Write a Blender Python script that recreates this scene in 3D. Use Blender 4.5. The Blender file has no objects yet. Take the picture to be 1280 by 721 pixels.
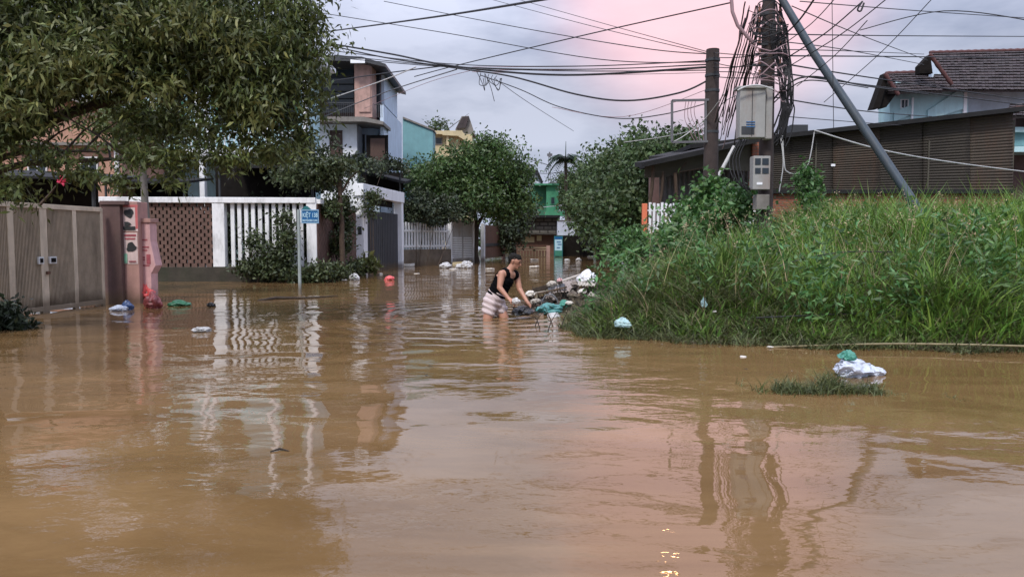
import bpy, bmesh, math, random
import numpy as np
from mathutils import Vector, Matrix, noise
from math import radians as R, pi

scene = bpy.context.scene
col = scene.collection
# ------------------------------------------------------------------ camera
F, CX, CY, H = 950.0, 640.0, 360.5, 1.2
PITCH = math.atan((CY - 300.0) / F)
cd = bpy.data.cameras.new('camera'); cam = bpy.data.objects.new('camera', cd); col.objects.link(cam)
cam.location = (0, 0, H); cam.rotation_euler = (pi/2 - PITCH, 0, 0)
cd.sensor_width = 36; cd.lens = 36 * F / 1280; cd.clip_end = 2000; cd.clip_start = .05
scene.camera = cam
# ------------------------------------------------------------------ sky and light
SUN_EL, SUN_ROT = R(52), R(200)          # soft light through cloud, from behind the viewer and to the left
w = bpy.data.worlds.new('World'); scene.world = w; w.use_nodes = True
nt = w.node_tree; nt.nodes.clear(); N = nt.nodes.new; L = nt.links.new
wo = N('ShaderNodeOutputWorld'); bg = N('ShaderNodeBackground'); L(bg.outputs[0], wo.inputs[0])
bg.inputs[1].default_value = 0.10
sky = N('ShaderNodeTexSky'); sky.sky_type = 'NISHITA'; sky.sun_disc = False
sky.sun_elevation = SUN_EL; sky.sun_rotation = SUN_ROT; sky.air_density = 1.5; sky.dust_density = 3
tc = N('ShaderNodeTexCoord'); sep = N('ShaderNodeSeparateXYZ'); L(tc.outputs['Generated'], sep.inputs[0])
mp = N('ShaderNodeMapping'); mp.inputs['Scale'].default_value = (1.3, 1.3, 4.0); L(tc.outputs['Generated'], mp.inputs[0])
n1 = N('ShaderNodeTexNoise'); n1.inputs['Scale'].default_value = 2.6; n1.inputs['Detail'].default_value = 6; n1.inputs['Roughness'].default_value = .56
L(mp.outputs[0], n1.inputs['Vector'])
cr = N('ShaderNodeValToRGB'); L(n1.outputs['Fac'], cr.inputs[0])
cr.color_ramp.elements[0].position = .36; cr.color_ramp.elements[0].color = (2.3, 2.6, 3.7, 1)
cr.color_ramp.elements[1].position = .63; cr.color_ramp.elements[1].color = (5.0, 5.25, 6.5, 1)
# overcast: brighter towards the zenith
mr = N('ShaderNodeMapRange'); L(sep.outputs['Z'], mr.inputs['Value'])
mr.inputs['From Min'].default_value = .2; mr.inputs['From Max'].default_value = 1.0
mr.inputs['To Min'].default_value = 1.0; mr.inputs['To Max'].default_value = 4.0
sc_ = N('ShaderNodeVectorMath'); sc_.operation = 'SCALE'; L(cr.outputs[0], sc_.inputs[0]); L(mr.outputs[0], sc_.inputs['Scale'])
# pale band low down
hz = N('ShaderNodeMapRange'); L(sep.outputs['Z'], hz.inputs['Value'])
hz.inputs['From Min'].default_value = 0; hz.inputs['From Max'].default_value = .16; hz.inputs['To Min'].default_value = .55; hz.inputs['To Max'].default_value = 0
mh = N('ShaderNodeMix'); mh.data_type = 'RGBA'; L(hz.outputs[0], mh.inputs['Factor']); L(sc_.outputs[0], mh.inputs['A'])
mh.inputs['B'].default_value = (5.6, 6.3, 8.2, 1)
# rosy lens flare glow painted into the sky colour, up to the right
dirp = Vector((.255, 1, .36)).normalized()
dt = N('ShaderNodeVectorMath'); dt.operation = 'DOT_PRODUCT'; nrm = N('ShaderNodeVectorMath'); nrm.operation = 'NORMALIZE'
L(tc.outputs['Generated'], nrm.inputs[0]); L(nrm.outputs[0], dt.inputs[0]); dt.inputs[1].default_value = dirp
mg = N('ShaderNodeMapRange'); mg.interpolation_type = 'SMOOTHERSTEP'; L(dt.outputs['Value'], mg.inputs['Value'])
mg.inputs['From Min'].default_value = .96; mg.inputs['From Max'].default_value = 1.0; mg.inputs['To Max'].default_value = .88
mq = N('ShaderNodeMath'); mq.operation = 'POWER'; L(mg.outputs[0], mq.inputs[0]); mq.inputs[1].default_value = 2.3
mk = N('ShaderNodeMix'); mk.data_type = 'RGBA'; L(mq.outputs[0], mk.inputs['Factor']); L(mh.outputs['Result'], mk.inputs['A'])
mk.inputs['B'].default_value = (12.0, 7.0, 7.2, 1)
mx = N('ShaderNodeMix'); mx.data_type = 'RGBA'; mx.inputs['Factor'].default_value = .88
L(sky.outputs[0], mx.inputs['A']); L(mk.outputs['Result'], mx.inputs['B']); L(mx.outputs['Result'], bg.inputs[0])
sd = bpy.data.lights.new('sun', 'SUN'); sun = bpy.data.objects.new('sun', sd); col.objects.link(sun)
sd.energy = 2.2; sd.angle = R(11); sd.color = (1, .95, .87)
az = SUN_ROT
sv = Vector((math.sin(az)*math.cos(SUN_EL), math.cos(az)*math.cos(SUN_EL), math.sin(SUN_EL)))
sun.rotation_euler = sv.to_track_quat('Z', 'Y').to_euler(); sun.location = (0, 0, 40)
scene.view_settings.view_transform = 'Standard'; scene.view_settings.look = 'None'
scene.view_settings.exposure = 0.34; scene.view_settings.gamma = 1; scene.view_settings.use_curve_mapping = False
scene.cycles.max_bounces = 6; scene.cycles.transparent_max_bounces = 6
random.seed(7); rng = np.random.default_rng(7)

# ------------------------------------------------------------------ measuring
_c, _s = math.cos(PITCH), math.sin(PITCH)
def ray(px, py):
    u = (px - CX) / F; v = (CY - py) / F
    return Vector((u, _c + v*_s, -_s + v*_c))
def P(px, py, Y):
    d = ray(px, py); return Vector((0, 0, H)) + d * (Y / d.y)
def G(px, py, z=0.0):
    d = ray(px, py); return Vector((0, 0, H)) + d * ((z - H) / d.z)

# ------------------------------------------------------------------ materials
MATS = {}
TIDE = {'white_paint', 'white_clean', 'gate_tan', 'gate_mesh', 'dark_plaster', 'pink_plaster', 'pink_pale', 'gate_dark', 'stone_low', 'box_grey', 'rust_brown', 'sign_post', 'white_metal'}  # silt left by the flood
def mat(name, c, rough=.75, var=.25, scale=3.0, bump=.15, dirt=None, dscale=1.2, damt=.5, metal=0, trans=0, stretch=(1,1,1), bscale=None, island=0, spec=None):
    m = bpy.data.materials.new(name); m.use_nodes = True; t = m.node_tree; b = t.nodes['Principled BSDF']
    n_, l_ = t.nodes.new, t.links.new
    co = n_('ShaderNodeTexCoord'); ma = n_('ShaderNodeMapping'); ma.inputs['Scale'].default_value = stretch; l_(co.outputs['Object'], ma.inputs[0])
    nz = n_('ShaderNodeTexNoise'); nz.inputs['Scale'].default_value = scale; nz.inputs['Detail'].default_value = 6; nz.inputs['Roughness'].default_value = .6
    l_(ma.outputs[0], nz.inputs['Vector'])
    rp = n_('ShaderNodeValToRGB'); l_(nz.outputs['Fac'], rp.inputs[0])
    rp.color_ramp.elements[0].position = .3; rp.color_ramp.elements[1].position = .72
    rp.color_ramp.elements[0].color = (*[x*(1-var) for x in c], 1); rp.color_ramp.elements[1].color = (*[min(1, x*(1+var*.7)) for x in c], 1)
    out = rp.outputs[0]
    if dirt:
        n2 = n_('ShaderNodeTexNoise'); n2.inputs['Scale'].default_value = dscale; n2.inputs['Detail'].default_value = 8; n2.inputs['Roughness'].default_value = .7
        m2 = n_('ShaderNodeMapping'); m2.inputs['Scale'].default_value = (2.2, 2.2, .7); l_(co.outputs['Object'], m2.inputs[0]); l_(m2.outputs[0], n2.inputs['Vector'])
        r2 = n_('ShaderNodeMapRange'); r2.inputs['From Min'].default_value = .46; r2.inputs['From Max'].default_value = .72; r2.inputs['To Max'].default_value = damt
        l_(n2.outputs['Fac'], r2.inputs['Value'])
        x = n_('ShaderNodeMix'); x.data_type = 'RGBA'; l_(r2.outputs[0], x.inputs['Factor']); l_(out, x.inputs['A']); x.inputs['B'].default_value = (*dirt, 1); out = x.outputs['Result']
    if name in TIDE:
        gp = n_('ShaderNodeNewGeometry'); sz = n_('ShaderNodeSeparateXYZ'); l_(gp.outputs['Position'], sz.inputs[0])
        nt_ = n_('ShaderNodeTexNoise'); nt_.inputs['Scale'].default_value = 2.5; nt_.inputs['Detail'].default_value = 6; l_(gp.outputs['Position'], nt_.inputs['Vector'])
        mm = n_('ShaderNodeMath'); mm.operation = 'MULTIPLY_ADD'; l_(nt_.outputs['Fac'], mm.inputs[0]); mm.inputs[1].default_value = -.42; l_(sz.outputs['Z'], mm.inputs[2])
        mr_ = n_('ShaderNodeMapRange'); l_(mm.outputs[0], mr_.inputs['Value']); mr_.inputs['From Min'].default_value = -.12; mr_.inputs['From Max'].default_value = .1; mr_.inputs['To Min'].default_value = .75; mr_.inputs['To Max'].default_value = 0
        xt = n_('ShaderNodeMix'); xt.data_type = 'RGBA'; l_(mr_.outputs[0], xt.inputs['Factor']); l_(out, xt.inputs['A']); xt.inputs['B'].default_value = (.1, .065, .035, 1); out = xt.outputs['Result']
    if island:
        g = n_('ShaderNodeNewGeometry'); hs = n_('ShaderNodeHueSaturation'); l_(out, hs.inputs['Color'])
        v = n_('ShaderNodeMapRange'); l_(g.outputs['Random Per Island'], v.inputs['Value']); v.inputs['To Min'].default_value = 1-island; v.inputs['To Max'].default_value = 1+island*1.3
        l_(v.outputs[0], hs.inputs['Value'])
        h_ = n_('ShaderNodeMapRange'); mu = n_('ShaderNodeMath'); mu.operation = 'FRACT'; m3 = n_('ShaderNodeMath'); m3.operation = 'MULTIPLY'; m3.inputs[1].default_value = 17.3
        l_(g.outputs['Random Per Island'], m3.inputs[0]); l_(m3.outputs[0], mu.inputs[0]); l_(mu.outputs[0], h_.inputs['Value'])
        h_.inputs['To Min'].default_value = .47; h_.inputs['To Max'].default_value = .52; l_(h_.outputs[0], hs.inputs['Hue']); out = hs.outputs[0]
    l_(out, b.inputs['Base Color']); b.inputs['Roughness'].default_value = rough; b.inputs['Metallic'].default_value = metal
    if spec is not None: b.inputs['Specular IOR Level'].default_value = spec
    if bump:
        bp = n_('ShaderNodeBump'); bp.inputs['Strength'].default_value = bump; bp.inputs['Distance'].default_value = .02
        nb = n_('ShaderNodeTexNoise'); nb.inputs['Scale'].default_value = bscale or scale*6; nb.inputs['Detail'].default_value = 4; l_(ma.outputs[0], nb.inputs['Vector'])
        l_(nb.outputs['Fac'], bp.inputs['Height']); l_(bp.outputs[0], b.inputs['Normal'])
    if trans:
        tr = n_('ShaderNodeBsdfTranslucent'); l_(out, tr.inputs[0]); ms = n_('ShaderNodeMixShader'); ms.inputs[0].default_value = trans
        l_(b.outputs[0], ms.inputs[1]); l_(tr.outputs[0], ms.inputs[2]); l_(ms.outputs[0], t.nodes['Material Output'].inputs[0])
    MATS[name] = m; return m
def brickmat(name, c1, c2, mortar, scale=1.0, bw=.22, bh=.075, ms=.01, axis='xz'):
    m = bpy.data.materials.new(name); m.use_nodes = True; t = m.node_tree; b = t.nodes['Principled BSDF']; n_, l_ = t.nodes.new, t.links.new
    co = n_('ShaderNodeTexCoord'); sp = n_('ShaderNodeSeparateXYZ'); cb = n_('ShaderNodeCombineXYZ'); l_(co.outputs['Object'], sp.inputs[0])
    ad = n_('ShaderNodeMath'); ad.operation = 'ADD'; l_(sp.outputs['X'], ad.inputs[0]); l_(sp.outputs['Y'], ad.inputs[1])
    l_(ad.outputs[0], cb.inputs['X']); l_(sp.outputs['Z'], cb.inputs['Y'])
    br = n_('ShaderNodeTexBrick'); l_(cb.outputs[0], br.inputs['Vector']); br.inputs['Scale'].default_value = scale
    br.inputs['Brick Width'].default_value = bw; br.inputs['Row Height'].default_value = bh; br.inputs['Mortar Size'].default_value = ms
    br.inputs['Color1'].default_value = (*c1, 1); br.inputs['Color2'].default_value = (*c2, 1); br.inputs['Mortar'].default_value = (*mortar, 1)
    nz = n_('ShaderNodeTexNoise'); nz.inputs['Scale'].default_value = 2; nz.inputs['Detail'].default_value = 8; l_(co.outputs['Object'], nz.inputs['Vector'])
    mi = n_('ShaderNodeMix'); mi.data_type = 'RGBA'; mi.blend_type = 'MULTIPLY'; mi.inputs['Factor'].default_value = .6; l_(br.outputs[0], mi.inputs['A'])
    rr = n_('ShaderNodeValToRGB'); rr.color_ramp.elements[0].position = .3; rr.color_ramp.elements[0].color = (.35, .33, .3, 1); rr.color_ramp.elements[1].position = .65; l_(nz.outputs['Fac'], rr.inputs[0])
    l_(rr.outputs[0], mi.inputs['B']); l_(mi.outputs['Result'], b.inputs['Base Color']); b.inputs['Roughness'].default_value = .9
    bp = n_('ShaderNodeBump'); bp.inputs['Strength'].default_value = .5; bp.inputs['Distance'].default_value = .01; bp.invert = True; l_(br.outputs['Fac'], bp.inputs['Height']); l_(bp.outputs[0], b.inputs['Normal'])
    MATS[name] = m; return m
grime = (.09, .085, .065)
mat('white_paint', (.78, .79, .8), .6, .08, 4, .05, grime, 1.5, .55)
mat('white_clean', (.82, .84, .88), .6, .06, 4, .04, (.3, .3, .28), 1.2, .3)
mat('white_metal', (.7, .72, .74), .45, .08, 5, .03, (.25, .2, .15), 2, .4)
mat('gate_tan', (.66, .56, .43), .55, .12, 4, .05, (.14, .11, .08), 1.5, .5)
mat('gate_mesh', (.54, .46, .36), .6, .12, 6, .05, (.1, .08, .06), 1.8, .5)
mat('dark_plaster', (.12, .07, .065), .85, .25, 4, .2, (.04, .035, .03), 1.5, .5)
mat('pink_plaster', (.42, .24, .21), .85, .15, 4, .15, (.2, .12, .1), 2, .5)
mat('pink_pale', (.62, .37, .37), .8, .12, 6, .08, (.25, .15, .14), 2.5, .5)
mat('poster_red', (.5, .13, .13), .6, .1, 8, 0)
mat('poster_paper', (.66, .52, .5), .6, .12, 9, 0, (.3, .2, .2), 5, .4)
mat('poster_ink', (.025, .028, .03), .6, .3, 9, 0)
mat('poster_text', (.36, .08, .1), .6, .3, 9, 0)
mat('poster_green', (.2, .42, .3), .6, .3, 9, 0)
mat('brick_tile', (.14, .08, .062), .85, .35, 9, .2, (.05, .035, .03), 2, .5)
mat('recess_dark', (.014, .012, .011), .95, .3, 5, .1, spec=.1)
mat('plinth', (.05, .043, .032), .92, .35, 3, .3, (.02, .03, .012), 1.2, .6)
mat('stone_low', (.15, .12, .09), .9, .35, 4, .4, (.05, .04, .03), 1.5, .6)
mat('dark_roof', (.02, .02, .022), .8, .3, 3, .1, spec=.2)
mat('dark_metal', (.035, .038, .042), .5, .3, 5, .05)
mat('gate_dark', (.05, .053, .062), .5, .25, 4, .05, (.03, .02, .015), 1.5, .5)
mat('rust_brown', (.13, .062, .04), .75, .3, 5, .1, (.05, .03, .02), 1.5, .6)
mat('salmon_wall', (.44, .25, .18), .85, .12, 2, .06, (.15, .1, .08), 1.0, .5)
mat('teal_wall', (.16, .33, .36), .85, .12, 2, .05, (.1, .16, .17), 1.0, .4)
mat('aqua_wall', (.42, .62, .66), .85, .1, 2, .05, (.2, .27, .27), 1.0, .45)
mat('blue_white', (.52, .62, .74), .8, .1, 2, .05, (.3, .36, .42), .9, .45)
mat('beige_wall', (.52, .44, .27), .85, .1, 2, .05, (.25, .2, .14), 1.0, .4)
mat('green_wall', (.05, .24, .13), .8, .15, 2, .05, (.04, .12, .08), 1.0, .4)
mat('green_dark', (.04, .16, .1), .8, .2, 2, .05)
mat('glass_dark', (.025, .035, .045), .12, .2, 3, 0)
mat('wood_door', (.07, .035, .024), .6, .3, 5, .1, stretch=(6, 6, 1))
mat('pinkish_pillar', (.46, .29, .25), .85, .15, 4, .1, grime, 2, .4)
mat('corrugated_dark', (.042, .034, .026), .8, .35, .7, .04, (.035, .028, .022), .8, .7, stretch=(.3, .3, 3))
mat('corrugated_worn', (.055, .042, .031), .8, .4, .9, .04, (.075, .036, .02), 1.1, .7, stretch=(.3, .3, 3))
mat('corrugated_side', (.09, .08, .06), .8, .25, 1.5, .05, (.05, .05, .04), 1, .5)
mat('shed_edge', (.02, .02, .021), .8, .2, 3, .05, spec=.2)
mat('netting', (.13, .12, .12), .9, .3, 12, .2)
mat('tile_roof', (.04, .028, .029), .85, .4, 4, .2, (.03, .03, .028), 1.0, .6, island=.25)
mat('tile_red', (.09, .035, .033), .8, .3, 5, .1)
mat('concrete', (.2, .185, .17), .9, .2, 5, .2, (.08, .07, .06), 2, .5)
mat('pole_dark', (.05, .036, .033), .9, .3, 6, .3, (.03, .022, .02), 2, .5)
mat('steel_blue', (.055, .075, .095), .45, .2, 4, .05, (.1, .09, .08), 2, .5, metal=.2)
mat('box_grey', (.3, .3, .29), .6, .12, 4, .05, (.2, .12, .09), 1.6, .6)
mat('cable_black', (.014, .014, .017), .6, .2, 5, 0)
mat('cable_pale', (.5, .5, .5), .6, .1, 5, 0)
mat('cable_mauve', (.3, .2, .22), .6, .1, 5, 0)
mat('frame_grey', (.12, .12, .13), .5, .2, 5, 0)
mat('insulator', (.3, .16, .12), .3, .2, 5, 0)
mat('bark', (.045, .032, .024), .95, .4, 7, .6, (.07, .065, .05), 3, .5, stretch=(2, 2, .6))
mat('bark_brown', (.075, .05, .034), .95, .4, 7, .6, stretch=(2, 2, .6))
mat('leaf_big', (.088, .115, .032), .5, .55, 1.1, 0, trans=.28, island=.5)
mat('leaf_mid', (.066, .118, .034), .5, .55, 1.0, 0, trans=.3, island=.5)
mat('leaf_far', (.06, .1, .034), .6, .55, .6, 0, trans=.28, island=.45)
mat('leaf_shrub', (.05, .07, .025), .55, .35, 1.5, 0, trans=.15, island=.5)
mat('leaf_yard', (.03, .045, .02), .6, .35, 1.5, 0, trans=.1, island=.45)
mat('leaf_weed', (.065, .15, .04), .5, .3, 1.5, 0, trans=.25, island=.45)
mat('leaf_yellow', (.15, .17, .055), .5, .3, 1.5, 0, trans=.25, island=.4)
mat('palm_leaf', (.025, .05, .032), .5, .3, 1.5, 0, trans=.1, island=.3)
mat('grass_blade', (.115, .215, .034), .5, .45, .55, 0, trans=.28, island=.5)
mat('grass_dry', (.2, .17, .085), .6, .35, .7, 0, trans=.2, island=.5)
mat('grass_low', (.085, .105, .035), .6, .35, .9, 0, trans=.2, island=.5)
mat('seed_head', (.34, .27, .16), .8, .3, 3, 0, island=.3)
mat('soil', (.07, .05, .03), .95, .3, 2, .5)
mat('bag_white', (.66, .66, .66), .38, .12, 9, .4, (.26, .2, .14), 9, .6, trans=.2)
mat('bag_sack', (.72, .73, .76), .5, .06, 6, .1, (.4, .36, .3), 3, .3)
mat('bag_bluewhite', (.64, .7, .82), .35, .12, 9, .35, (.35, .33, .32), 7, .5, trans=.2)
mat('bag_pink', (.68, .12, .12), .4, .15, 8, .2)
mat('bag_red', (.26, .05, .055), .5, .3, 8, .2, (.06, .03, .03), 5, .6)
mat('bag_green', (.02, .13, .06), .4, .2, 8, .2, trans=.1)
mat('bag_blue', (.04, .08, .2), .4, .2, 8, .2)
mat('bag_cyan', (.45, .66, .68), .4, .2, 9, .4, (.3, .33, .25), 9, .6, trans=.2)
mat('bag_mint', (.05, .22, .16), .4, .2, 8, .2)
mat('bag_black', (.012, .012, .012), .3, .3, 12, .4)
mat('tarp_teal', (.07, .25, .25), .45, .25, 8, .3, (.05, .12, .1), 4, .5)
mat('foam', (.62, .59, .54), .8, .15, 9, .2, (.28, .22, .15), 9, .6)
mat('litter', (.12, .095, .07), .8, .6, 6, .2, island=.7)
mat('plank', (.1, .065, .04), .85, .35, 4, .3, stretch=(1, 8, 8))
mat('sheet_strip', (.3, .25, .22), .7, .4, 6, .1, (.08, .06, .05), 4, .6)
mat('sheet_pale', (.42, .38, .33), .7, .2, 6, .1, (.12, .1, .08), 4, .6)
mat('skin', (.42, .21, .14), .5, .1, 8, .05)
mat('skin_face', (.36, .18, .13), .5, .1, 8, .05)
mat('hair', (.02, .018, .016), .9, .5, 60, .8, spec=.2)
mat('cloth_black', (.005, .005, .006), .95, .3, 12, .2, spec=.05)
mat('eye_dark', (.02, .012, .01), .3, .1, 8, 0)
mat('lip', (.3, .12, .1), .5, .1, 8, 0)
mat('sign_blue', (.01, .11, .3), .4, .08, 4, 0)
mat('sign_teal', (.02, .15, .17), .5, .1, 4, 0)
mat('sign_white', (.45, .68, .8), .5, .05, 4, 0)
mat('sign_post', (.32, .38, .38), .5, .1, 4, 0, (.15, .12, .1), 3, .4)
mat('orange_post', (.75, .2, .1), .7, .1, 4, 0)
mat('box_white', (.55, .6, .72), .5, .08, 3, 0, (.3, .33, .4), 2, .4)
mat('banner_blue', (.25, .5, .72), .5, .15, 3, 0)
mat('bamboo', (.24, .2, .11), .6, .3, 4, .1)
mat('flower_pink', (.75, .06, .14), .5, .2, 8, 0, trans=.2)
mat('ac_white', (.55, .55, .5), .5, .1, 4, 0, grime, 2, .4)
brickmat('brick_red', (.42, .14, .08), (.3, .1, .065), (.2, .14, .11), 1, .22, .08, .012)
brickmat('block_grey', (.2, .19, .165), (.14, .13, .115), (.05, .045, .04), 1, .6, .28, .045)
def stripe_mat():
    m = bpy.data.materials.new('shorts_stripe'); m.use_nodes = True; t = m.node_tree; b = t.nodes['Principled BSDF']; n_, l_ = t.nodes.new, t.links.new
    co = n_('ShaderNodeTexCoord'); wv = n_('ShaderNodeTexWave'); wv.bands_direction = 'DIAGONAL'; wv.inputs['Scale'].default_value = 9; wv.inputs['Distortion'].default_value = 2.5; wv.inputs['Detail'].default_value = 2
    l_(co.outputs['Object'], wv.inputs['Vector']); r = n_('ShaderNodeValToRGB'); l_(wv.outputs['Fac'], r.inputs[0])
    r.color_ramp.elements[0].position = .25; r.color_ramp.elements[0].color = (.46, .39, .38, 1); r.color_ramp.elements[1].position = .6; r.color_ramp.elements[1].color = (.55, .45, .45, 1)
    l_(r.outputs[0], b.inputs['Base Color']); b.inputs['Roughness'].default_value = .8; MATS['shorts_stripe'] = m
stripe_mat()

# ------------------------------------------------------------------ mesh helpers
def tag(o, label=None, cat=None, group=None, kind=None):
    if label: o['label'] = label
    if cat: o['category'] = cat
    if group: o['group'] = group
    if kind: o['kind'] = kind
    return o
def empty(name, loc, label=None, cat=None, group=None):
    o = bpy.data.objects.new(name, None); col.objects.link(o); o.location = loc; o.empty_display_size = .2
    return tag(o, label, cat, group)
def worldloc(o):
    v = Vector(o.location)
    while o.parent: o = o.parent; v += Vector(o.location)
    return v
def nmesh(name, V, Fq, material, parent=None, smooth=False, origin=None, mats=None, mi=None):
    """numpy verts (n,3), faces (m,k)"""
    V = np.asarray(V, dtype=np.float64); Fq = np.asarray(Fq, dtype=np.int32)
    if origin is None:
        origin = worldloc(parent) if parent else Vector((V[:, 0].mean(), V[:, 1].mean(), V[:, 2].min()))
    V = V - np.array(origin)
    me = bpy.data.meshes.new(name); k = Fq.shape[1]
    me.vertices.add(len(V)); me.vertices.foreach_set('co', V.astype(np.float32).ravel())
    me.loops.add(Fq.size); me.loops.foreach_set('vertex_index', Fq.ravel())
    me.polygons.add(len(Fq)); me.polygons.foreach_set('loop_start', np.arange(0, Fq.size, k, dtype=np.int32))
    try: me.polygons.foreach_set('loop_total', np.full(len(Fq), k, dtype=np.int32))
    except Exception: pass
    for m in (mats or [material]): me.materials.append(MATS[m])
    if mi is not None: me.polygons.foreach_set('material_index', np.asarray(mi, dtype=np.int32))
    me.update(calc_edges=True); me.validate()
    if smooth: me.polygons.foreach_set('use_smooth', np.ones(len(me.polygons), dtype=bool))
    o = bpy.data.objects.new(name, me); col.objects.link(o)
    if parent: o.parent = parent; o.location = Vector(origin) - worldloc(parent)
    else: o.location = origin
    return o
class MB:
    def __init__(s): s.v = []; s.f = []; s.sm = False
    def add(s, vs, fs):
        n = len(s.v); s.v += [tuple(v) for v in vs]; s.f += [tuple(i+n for i in f) for f in fs]; return s
    def box(s, c, size, rz=0, tilt=None):
        hx, hy, hz_ = [a/2 for a in size]; m = Matrix.Rotation(rz, 3, 'Z')
        if tilt: m = m @ tilt
        vs = [Vector(c) + m @ Vector((x*hx, y*hy, z*hz_)) for z in (-1, 1) for x, y in ((-1,-1),(1,-1),(1,1),(-1,1))]
        return s.add(vs, [(3,2,1,0),(4,5,6,7),(0,1,5,4),(1,2,6,5),(2,3,7,6),(3,0,4,7)])
    def slab(s, x0, y0, x1, y1, Y, d):
        """box whose front covers the picture rectangle at distance Y, d metres deep"""
        xm, ym = (x0+x1)/2, (y0+y1)/2
        a, b = P(x0, ym, Y), P(x1, ym, Y); z0, z1 = P(xm, y1, Y).z, P(xm, y0, Y).z
        return s.box(((a.x+b.x)/2, Y+d/2, (z0+z1)/2), (abs(b.x-a.x), d, abs(z1-z0)))
    def seg(s, A, B, z0, z1, th, u0=0, u1=1, off=0):
        """upright slab along the ground line A-B"""
        A, B = Vector((A.x, A.y, 0)), Vector((B.x, B.y, 0)); d = B - A; L_ = d.length; rz = math.atan2(d.y, d.x); n = Vector((-d.y, d.x, 0)).normalized()
        c = A + d*((u0+u1)/2) + n*off
        return s.box((c.x, c.y, (z0+z1)/2), (L_*(u1-u0), th, z1-z0), rz)
    def bar(s, a, b, w_, h_=None):
        h_ = h_ or w_; a, b = Vector(a), Vector(b); d = b-a; q = d.to_track_quat('Z', 'Y').to_matrix(); c = (a+b)/2
        vs = [c + q @ Vector((x*w_/2, y*h_/2, z*d.length/2)) for z in (-1, 1) for x, y in ((-1,-1),(1,-1),(1,1),(-1,1))]
        return s.add(vs, [(3,2,1,0),(4,5,6,7),(0,1,5,4),(1,2,6,5),(2,3,7,6),(3,0,4,7)])
    def tube(s, pts, r, n=8, cap=True):
        pts = [Vector(p) for p in pts]; rr = r if hasattr(r, '__len__') else [r]*len(pts); base = len(s.v); up = None
        for i, p in enumerate(pts):
            d = (pts[min(i+1, len(pts)-1)] - pts[max(i-1, 0)]).normalized()
            if up is None: up = d.orthogonal().normalized()
            up = (up - d*up.dot(d)).normalized(); sd_ = d.cross(up)
            for k in range(n):
                a = 2*pi*k/n; s.v.append(tuple(p + (up*math.cos(a) + sd_*math.sin(a))*rr[i]))
        for i in range(len(pts)-1):
            for k in range(n):
                a = base+i*n+k; b = base+i*n+(k+1) % n; s.f.append((a, b, b+n, a+n))
        if cap:
            s.f.append(tuple(base+k for k in reversed(range(n)))); e = base+(len(pts)-1)*n; s.f.append(tuple(e+k for k in range(n)))
        return s
    def prism(s, poly, d):
        """poly: list of points (front), extruded by vector d"""
        n = len(poly); d = Vector(d); vs = [Vector(p) for p in poly] + [Vector(p)+d for p in poly]
        fs = [tuple(range(n)), tuple(reversed(range(n, 2*n)))] + [(i, i+n, (i+1) % n+n, (i+1) % n) for i in range(n)]
        return s.add(vs, fs)
    def corr(s, p00, p10, p11, p01, n, amp, along='u', th=.0):
        """corrugated sheet between four corners; waves counted across u (or v)"""
        p00, p10, p11, p01 = map(Vector, (p00, p10, p11, p01)); nn = (p10-p00).cross(p01-p00).normalized(); base = len(s.v); m = n*6+1; sg = 6
        for i in range(m):
            for j in range(sg+1):
                u, v = (i/(m-1), j/sg) if along == 'u' else (j/sg, i/(m-1))
                p = (p00*(1-u)+p10*u)*(1-v) + (p01*(1-u)+p11*u)*v
                s.v.append(tuple(p + nn*amp*math.sin(2*pi*n*i/(m-1))))
        for i in range(m-1):
            for j in range(sg):
                a = base+i*(sg+1)+j; s.f.append((a, a+sg+1, a+sg+2, a+1))
        return s
    def build(s, name, material, parent=None, smooth=False, bevel=0, solid=0):
        if parent: org = worldloc(parent)
        else:
            vs = np.array(s.v); org = Vector(((vs[:,0].min()+vs[:,0].max())/2, (vs[:,1].min()+vs[:,1].max())/2, vs[:,2].min()))
        me = bpy.data.meshes.new(name); me.from_pydata([tuple(Vector(v)-org) for v in s.v], [], s.f); me.materials.append(MATS[material])
        bm = bmesh.new(); bm.from_mesh(me); bmesh.ops.recalc_face_normals(bm, faces=bm.faces); bm.to_mesh(me); bm.free()
        if smooth:
            for p in me.polygons: p.use_smooth = True
            me.set_sharp_from_angle(angle=R(50))
        o = bpy.data.objects.new(name, me); col.objects.link(o)
        if parent: o.parent = parent
        else: o.location = org
        if solid: sm = o.modifiers.new('solidify', 'SOLIDIFY'); sm.thickness = solid
        if bevel: bv = o.modifiers.new('bevel', 'BEVEL'); bv.width = bevel; bv.segments = 2; bv.limit_method = 'ANGLE'
        return o
def thing1(mb, name, material, label, cat, group=None, **k):
    return tag(mb.build(name, material, **k), label, cat, group)

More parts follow.
